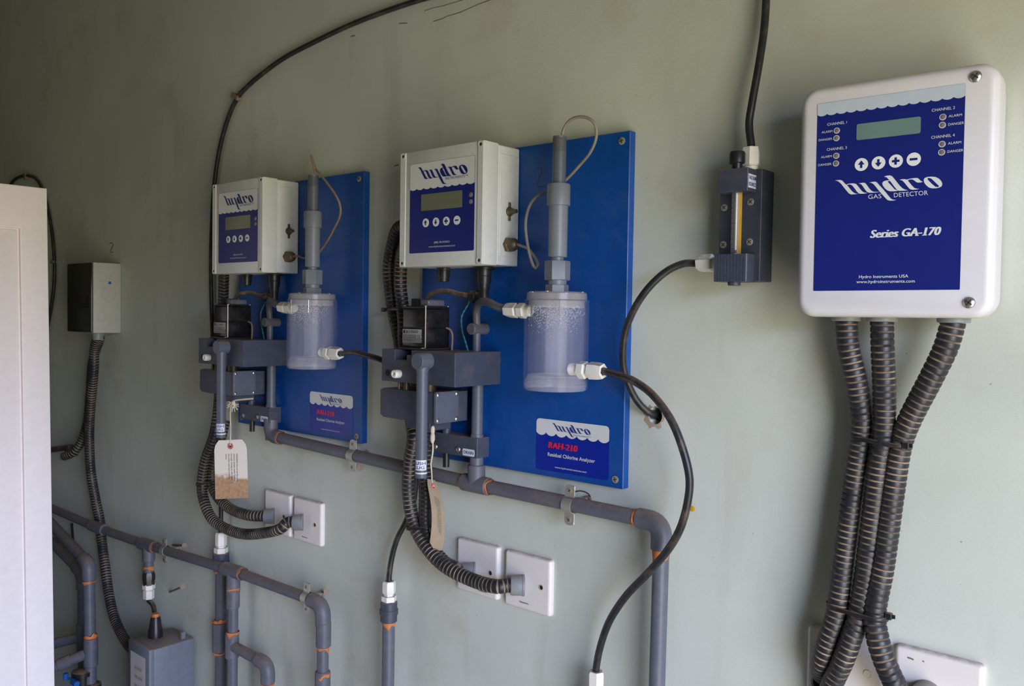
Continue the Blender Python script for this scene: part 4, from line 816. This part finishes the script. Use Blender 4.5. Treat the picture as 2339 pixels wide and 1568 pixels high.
# ------------------------------------------------------------------ paper tags
def paper_tag(name, label, cor, hole, string, mt, nrm, bend=0, text=True):
    """cor: top-left, top-right, bottom-right, bottom-left of the card"""
    t = thing(name, label, 'tag', hole, 'paper tags on the pumps'); tl, tr, br, bl = cor; m = M()
    def S(u, v): return (tl*(1-u)+tr*u)*(1-v)+(bl*(1-u)+br*u)*v + nrm*bend*math.sin(PI*v)*(.6+.4*u)
    G = 12; rows = []
    for j in range(G+1):
        v = j/G; c0 = max(0, .13-v*1.2)*1.1; us = [c0+(1-2*c0)*i/8 for i in range(9)]
        rows.append([(m.b.verts.new(S(u, v)), m.b.verts.new(S(u, v)-nrm*.0004)) for u in us])
    for a, b in zip(rows, rows[1:]):
        for i in range(8): m.face((a[i][0], a[i+1][0], b[i+1][0], b[i][0])); m.face((a[i][1], b[i][1], b[i+1][1], a[i+1][1]))
        m.face((a[0][0], b[0][0], b[0][1], a[0][1])); m.face((a[8][0], a[8][1], b[8][1], b[8][0]))
    for rw in (rows[0], rows[-1]):
        for i in range(8): m.face((rw[i][0], rw[i][1], rw[i+1][1], rw[i+1][0]))
    cd = obj('card', m, mt, t)
    m = M(); m.lathe(S(.5, .105)+nrm*.0001, nrm, [(-.0006,.0062),(.0005,.0062),(.0005,.0024),(-.0006,.0024)], 18, False); obj('eyelet', m, 'eyelet', t, label='reddish eyelet ring')
    m = M(); m.lathe(S(.5, .105), nrm, [(-.0002,.0025),(.0002,.0025)], 12); obj('eyelet_hole', m, 'dark', t)
    obj('string', M().tube(smooth_path(string + [S(.5, .10)+nrm*.0010], .004), .0011, 6), 'string', t)
    m = M()
    if text:
        ex = (bl-tl).normalized(); ey = (tr-tl).normalized(); o = tl; L = (bl-tl).length; Wd = (tr-tl).length; k = 0
        for s_, f in (('WARNING: Do not run the pump', .48), ('without sample water flowing', .47), ('through. Doing so will harm', .45), ('the motor and void warranty', .43), ('terms.', .10)):
            # lines run down the card, first line at the right
            def wr(u, q, o=o): 
                uu = q/Wd; vv = u/L; return S(uu, vv)+nrm*.0005
            text_into(m, s_, o, ex, ey, L*.235, Wd*(.675-.082*k), Wd*.050, L*f, wrap=wr); k += 1
        obj('lettering', m, 'pencil', cd)
    return t
tl, tr, br, bl = at(489,1007,.100), at(563,1004,.100), at(567,1138,.100), at(492,1141,.100)
vn = (CAM-tl); vn.z = 0; vn.normalize(); side = Z.cross(vn).normalized()
mid = at(527,1073,.100); W2 = (tr-tl).length
def facing(px, py):          # the card hangs in a vertical plane turned towards the room
    d = _f2*FPX + _r3*(px-1169.5) - _u3*(py-784); return CAM + d*((mid-CAM).dot(fn)/d.dot(fn))
fn = V(.42, -.9, 0).normalized()
cor = [facing(*p) for p in ((489,1007),(563,1004),(567,1138),(492,1141))]
sp = facing(526, 930)
paper_tag('paper_tag', 'cream paper tag stained brown at the bottom, hanging by string below the farther pump', cor, facing(527,1020), [facing(528,920), facing(526,950), facing(527,985)], 'tag', fn)
m = M()
hx = facing(531, 915); rr = random.Random(2)
obj_kn = M(); q = facing(533, 925); obj_kn.sphere(q, .006, .8, .8, 1.3, 10)
for k in range(14):
    dd = V(rr.uniform(-1,1), rr.uniform(-.6,.6), rr.uniform(-1,.6)).normalized(); obj_kn.tube([q, q+dd*.006, q+dd*.012+V(0,0,-.002)], .0008, 5)
obj_kn.tube(smooth_path([facing(520,927), facing(535,916), facing(555,913), facing(578,911)], .004), .0016, 6)
tag(obj('string_knot', obj_kn, 'string'), 'frayed tan string knot tied above the stained tag', 'string', 'string knots of the tags')
mid = at(997, 1180, .050); fn = V(.95, -.25, 0).normalized()
fn = V(.985, .17, 0).normalized()
cor = [facing(*p) for p in ((973,1094),(997,1098),(1006,1282),(982,1240))]
paper_tag('paper_tag', 'plain brown paper tag seen nearly edge on beside the nearer conduits', cor, facing(987,1105), [facing(984,1060), facing(986,1080), facing(987,1100)], 'kraft', fn, bend=.012)
obj_kn = M(); q = at(988, 1000, .088); obj_kn.sphere(q, .0055, .7, .7, 1.8, 10); obj_kn.sphere(q+Z*.011, .005, .7, .7, 1.5, 10); obj_kn.tube(smooth_path([q, q-Z*.02+X*.001, at(984,1060,.085)], .004), .0013, 6)
tag(obj('string_knot', obj_kn, 'string'), 'tan string knot behind the nearer flush tube', 'string', 'string knots of the tags')

# ------------------------------------------------------------------ small enclosure, upper left
bx = -2.1545; dp = .0697
t = thing('breaker_box', 'small grey wall enclosure with dark front, right of the white cabinet', 'electrical box', V(-2.23, 0, 1.436))
m = M(); m.box(-2.302, bx, -dp*.98, 0, 1.4375, 1.6125, .003, 2); bb = obj('box_body', m, 'dbgrey', t)
m = M(); m.box(-2.300, bx-.003, -dp-.003, -dp*.97, 1.4390, 1.6110, .003, 2); dr = obj('front_door', m, 'smoke', t, label='dark smoked front door')
m = M(); m.box(-2.22, -2.165, -dp-.0042, -dp-.002, 1.500, 1.535, .001); obj('door_latch', m, 'black', dr)
for o_, z_, r_ in ((.047,1.578,.0125),(.015,1.578,.0125),(.030,1.5335,.020),(.030,1.5335,.0165),(.047,1.478,.0125),(.015,1.478,.0125)):
    m = M(); m.lathe(V(bx, -o_, z_), X, [(-.001,r_),(.0006,r_),(.0006,r_*.90),(-.0004,r_*.88)], 22); obj('knockout', m, 'dbgrey', bb)
for z_ in (1.602, 1.447): m = M(); m.box(bx-.001, bx+.0006, -.064, -.006, z_-.0006, z_+.0006); obj('moulded_line', m, 'dbgrey', bb)
m = M(); m.lathe(V(bx, -.0285, 1.563), X, [(-.001,.0075),(.0008,.0075),(.0008,.004),(-.0002,.004)], 16); m.mi = 1; m.lathe(V(bx, -.0285, 1.563), X, [(-.001,.0038),(.0003,.0038)], 12); obj('screw_recess', m, ['dbgrey', 'valve'], bb)
gb = V(-2.190, -.042, 1.4375); m = M(); m.lathe(gb, -Z, [(0,.0155),(.006,.0155),(.0062,.0128),(.016,.0128),(.018,.0118)], 18); obj('conduit_gland', m, 'sock', t)
conduit('corrugated_conduit', [gb-Z*.010, at(216,800,.040), at(214,850,.038), at(207,930,.032), at(204,1000,.030), at(208,1080,.028), at(220,1150,.018), at(228,1190,.0125), at(233,1240,.0135), at(241,1300,.018), at(249,1360,.022), at(264,1420,.028), at(290,1470,.036), at(310,1490,.042)], .0118, 'corrugated conduit from the small enclosure down behind the pipe to the steel box')
conduit('corrugated_conduit', [gb-Z*.012+V(-.004,.008,0), at(211,830,.026), at(206,900,.020), at(200,960,.018), at(188,1005,.026), at(170,1032,.040), at(152,1042,.050), at(146,1043,.052)], .0110, 'shorter conduit branching left beside the white cabinet')
m = M(); p = at(130,1030,.020); m.cyl(at(100,1030,.020), at(162,1022,.020), .008); m.box(p.x+.03, p.x+.09, -.012, 0, p.z-.006, p.z+.016, .001); tag(obj('cable_bracket', m, 'dustyhose'), 'dusty dark cable end and bracket at the cabinet edge', 'bracket')
for k, (x_, y_) in enumerate(((118,1100), (116,1150))):
    pass

# ------------------------------------------------------------------ lower left pipework
lo = [at(96,1152,.042), at(218,1205,.040), at(340,1247,.034), at(533,1305,.034), at(700,1366,.034), at(738,1384,.034)]
t = thing('header_pipe', 'dark dusty header pipe running low along the wall behind the cabinet', 'pipe', lo[2])
lo_end = lo[5]-(lo[5]-lo[4]).normalized()*.026
for a, b in zip(lo, lo[1:5]+[lo_end]): obj('pipe_run', M().cyl(a, b, RP), 'pipe', t)
d = (lo[3]-lo[2]).normalized(); Rc = .0140
collar(at(224,1206,.040), lo[2]-lo[1], Rc, .075, t); 
m = M(); m.cyl(lo[2]-d*.038, lo[2]+d*.030, Rc, bev=.001); m.cyl(lo[2], lo[2]-Z*.036, Rc, bev=.001); obj('tee', m, 'pipe', t); glue_ring(lo[2]+d*.030, d, RP*1.15, t); glue_ring(lo[2]-d*.042, d, RP*1.12, t)
m = M(); m.cyl(lo[3]-d*.034, lo[3]+d*.034, Rc, bev=.001); m.cyl(lo[3], lo[3]-Z*.040, Rc, bev=.001); obj('tee', m, 'pipe', t); glue_ring(lo[3]+d*.034, d, RP*1.2, t)
dn = to_floor(lo[5], at(737,1600,.034))
elbow(lo[5], lo[4]-lo[5], dn-lo[5], Rc, .036, t); obj('down_pipe', M().cyl(lo[5]+(dn-lo[5]).normalized()*.026, dn, RP), 'pvc', t)
glue_ring(at(739,1422,.034), -Z, RP*1.2, t, .005); collar(at(739,1450,.034), Z, Rc*.98, .045, t); glue_ring(at(738,1475,.034), -Z, RP*1.1, t, .006); collar(at(737,1558,.034), Z, Rc, .04, t); glue_ring(at(738,1537,.034), -Z, RP*1.25, t, .006)
p = lo[3]; bt = to_floor(lo[3], at(530,1640,.034))
obj('down_pipe', M().cyl(p, bt, RP), 'pvc', t); collar(at(532,1365,.034), Z, Rc*.98, .045, t); glue_ring(at(533,1342,.034), -Z, RP*1.3, t, .005); glue_ring(at(532,1443,.034), -Z, RP*1.25, t, .005)
q = at(530,1475,.034); collar(q, Z, Rc, .052, t, 'branch_tee')
br = at(612,1520,.034)
obj('branch_pipe', M().cyl(q, br+(q-br).normalized()*.024, RP), 'pipe', t); elbow(br, q-br, -Z, Rc, .034, t); obj('branch_drop', M().cyl(br-Z*.024, V(br.x, br.y, .001), RP), 'pvc', t); glue_ring(br-Z*.036, -Z, RP*1.2, t)
pipe_clamp(at(378,1258,.034), d, RP, 'galvanised pipe clamp on the header pipe above the steel box')
pipe_clamp(at(703,1366,.034), lo[4]-lo[3], RP, 'galvanised pipe clamp at the right end of the header pipe')
# sampling drop to the steel box
fd = lo[2]-Z*.036
t = thing('sample_drop', 'dark stub with white hose fitting hanging from the header pipe', 'fitting', fd)
m = M(); m.cyl(fd+Z*.002, fd-Z*.030, RP); obj('stub_pipe', m, 'pipe', t); glue_ring(fd-Z*.012, -Z, RP*1.1, t, .006)
m = M(); m.lathe(fd-Z*.026, -Z, [(0,.0130),(.006,.0150),(.018,.0150),(.0182,.0138),(.030,.0138)], 8); obj('adapter', m, 'black', t)
m = M(); m.lathe(fd-Z*.054, -Z, [(0,.0140),(.012,.0140),(.013,.0105)], 6, True, .4); obj('body_hexagon', m, 'nylon', t)
m = M(); m.lathe(fd-Z*.067, -Z, [(0,.0095),(.003,.0122),(.022,.0122),(.024,.0055)], 6, True, .4); obj('clamping_nut', m, 'nylon', t)
jc = at(355, 1470, .060)
hose('sample_hose', [fd-Z*.084, fd-Z*.094, at(350,1385,.040), at(354,1410,.048), at(356,1432,.056), jc+Z*.012], .0052, 'short black hose between the white fitting and the steel box')
t = thing('steel_box', 'grey steel box with faded front label at the lower left', 'electrical box', at(355,1568,.03))
zt = at(352,1487,.100).z
fl, fr = at(306,1490,.098), at(352,1503,.098); xw = at(403,1480,.0)
m = M(); m.box(fl.x, fr.x, -.098, -.004, zt-.30, zt, .003, 2); jb = obj('box_body', m, 'jb', t)
m = M(); m.box(fl.x-.002, fr.x+.002, -.110, -.098, zt-.302, zt+.002, .002, 2); lid = obj('box_lid', m, 'jb', t)
o = V(0, -.110, 0); wdt = fr.x-fl.x
m = M(); m.flat([(fl.x+.010, zt-.135), (fr.x-.014, zt-.135), (fr.x-.014, zt-.020), (fl.x+.010, zt-.020)], o, X, Z, .0004); lb = obj('faded_label', m, 'bluegrey', lid)
m = M(); rr = random.Random(9)
for k in range(4):
    zz = zt-.055-k*.020
    xx = fl.x+.030
    while xx < fr.x-.035: w_ = rr.uniform(.006,.014); m.flat([(xx,zz),(xx+w_,zz),(xx+w_,zz+.007),(xx,zz+.007)], o, X, Z, .0007); xx += w_+.003
obj('faint_print', m, 'faint', lid)
m = M(); m.lathe(V(jc.x, jc.y, zt), Z, [(0,.0160),(.018,.0150),(.024,.0130),(.040,.0115),(.046,.0095)], 16); obj('top_gland', m, 'black', t)
m = M(); m.lathe(V(jc.x, jc.y, zt+.046), Z, [(0,.0085),(.007,.0080)], 14); obj('gland_nut', m, 'cement', t)
m = M(); m.box(fr.x-.020, fr.x-.010, -.030, -.020, zt, zt+.016, .001); obj('lug', m, 'jb', t)
# riser with white fitting under the long hose
t = thing('riser_pipe', 'dark vertical pipe behind the header, topped by the white fitting under the tag', 'pipe', fw)
m = M(); m.lathe(fw, -Z, [(0,.0055),(.0,.0095),(.003,.0118),(.028,.0118),(.030,.0100)], 6, True, .5); obj('clamping_nut', m, 'nylon', t)
m = M(); m.lathe(fw-Z*.029, -Z, [(0,.0095),(.004,.0095),(.0042,.0142),(.016,.0142)], 6, True, .5); obj('body_hexagon', m, 'nylon', t)
m = M(); m.lathe(fw-Z*.044, -Z, [(0,.0150),(.002,.0168),(.020,.0172),(.0202,.0160),(.038,.0155)], 20); obj('adapter', m, 'pvcd', t)
glue_ring(fw-Z*.080, -Z, .0128, t, .004)
b0 = V(fw.x-.006, -.0125, fw.z-.07); rx = at(504,1400,.0120); obj('pipe', M().cyl(V(rx.x, rx.y, fw.z-.075), V(rx.x, rx.y, .001), .0110), 'pipe', t)
q = V(rx.x, -.0150, at(504,1458,.015).z); collar(q, Z, .0145, .062, t); glue_ring(q+Z*.033, Z, .0140, t, .005); glue_ring(q-Z*.036, Z, .0130, t, .004)

# far left riser pair and valves
t = thing('corner_pipe', 'vertical grey pipe with elbow top just right of the cabinet', 'pipe', at(205,1568,.09), 'vertical pipes by the cabinet')
vt = at(203,1290,.085); vb = to_floor(vt, at(208,1640,.085)); hz = V(vt.x-.17, vt.y+.012, vt.z+.028)
obj('pipe', M().cyl(vt+(vb-vt).normalized()*.028, vb, .0135), 'pvc', t); elbow(vt, hz-vt, -Z, .0165, .036, t); obj('pipe_run', M().cyl(vt+(hz-vt).normalized()*.028, hz+(hz-vt), .0135), 'pipe', t)
glue_ring(vt-Z*.040, -Z, .0150, t, .005)
q = at(207,1490,.085); collar(q, Z, .0165, .070, t, 'branch_tee'); glue_ring(q+Z*.036, Z, .0155, t, .007)
e = at(100,1535,.170); obj('branch_pipe', M().cyl(q, e, .0128), 'pipe', t); collar(q+(e-q)*.55, e-q, .0155, .03, t)
m = M(); m.lathe(at(207,1560,.085), -Z, [(0,.018),(.004,.024),(.018,.024),(.02,.018)], 18); obj('union_nut', m, 'black', t)
t = thing('corner_pipe', 'darker vertical pipe behind the elbow pipe near the cabinet', 'pipe', at(190,1568,.05), 'vertical pipes by the cabinet')
vt2 = at(190,1310,.045); vb2 = to_floor(vt2, at(192,1640,.045)); h2 = V(vt2.x-.20, vt2.y, vt2.z+.045)
obj('pipe', M().cyl(vt2+(vb2-vt2).normalized()*.03, vb2, .0135), 'pipe', t); elbow(vt2, h2-vt2, -Z, .0165, .040, t); obj('pipe_run', M().cyl(vt2+(h2-vt2).normalized()*.03, h2, .0135), 'pipe', t); glue_ring(at(190,1330,.045), -Z, .0150, t, .004)
q2 = at(191,1455,.045); collar(q2, Z, .0165, .075, t, 'branch_tee'); glue_ring(at(190,1433,.045), Z, .0150, t, .004)
e2 = at(95,1478,.115); obj('branch_pipe', M().cyl(q2, e2, .0128), 'pvc', t)
t = thing('ball_valve', 'dark valve with small blue handles at the foot of the corner pipes', 'valve', at(170,1568,.10))
p = at(188,1548,.10); m = M(); m.lathe(p+Z*.02, -Z, [(0,.016),(.004,.024),(.014,.024),(.016,.018),(.05,.018)], 16); obj('valve_body', m, 'black', t)
m = M(); p1 = at(150,1552,.13); m.cyl(p1, p1+Z*.014, .006, n=10); p1 = at(170,1560,.13); m.cyl(p1-X*.01, p1+X*.014, .007, n=10); m.cyl(at(150,1552,.13), p+Z*.0, .003, n=8); m.cyl(at(170,1560,.13), p-Z*.012, .003, n=8); obj('blue_handle', m, 'valve', t, label='small blue handles')
m = M(); p = at(146,1232,.02); m.tube([at(127,1225,.012), at(138,1236,.022), at(150,1238,.024), at(165,1233,.012)], .003, 6); tag(obj('wire_bracket', m, 'galv'), 'bent wire bracket on the wall right of the cabinet', 'bracket')
m = M(); m.tube([at(164,1196,.014), at(166,1225,.014), at(170,1258,.02)], .0035, 6); tag(obj('hanging_wire', m, 'black'), 'short dark wire dropping from the header pipe near the cabinet', 'wire')
# loose screw in the wall
p = at(388,1353,.0); q = at(417,1341,.045); dd = (q-p).normalized()
m = M(); m.cyl(p, q, .0022, n=8); m.lathe(q-dd*.002, dd, [(0,.002),(.002,.006),(.004,.0062)], 12); tag(obj('loose_screw', m, 'rustwire'), 'rusty screw sticking out of the wall below the header pipe', 'screw', 'loose screws in the wall')
for (x0_, y0_, x1_, y1_, lab_) in ((395,1246,421,1247,'rusty screw in the wall right of the header pipe clamp'), (735,1354,746,1352,'rusty screw in the wall above the header pipe elbow'), (811,1068,822,1069,'short screw in the wall under the drain pipe clamp')):
    p = at(x0_, y0_, .0); q = at(x1_, y1_, .022); dd = (q-p).normalized(); m = M(); m.cyl(p, q, .0022, n=8); m.lathe(q-dd*.002, dd, [(0,.002),(.002,.0055),(.004,.0058)], 12); tag(obj('loose_screw', m, 'rustwire'), lab_, 'screw', 'loose screws in the wall')
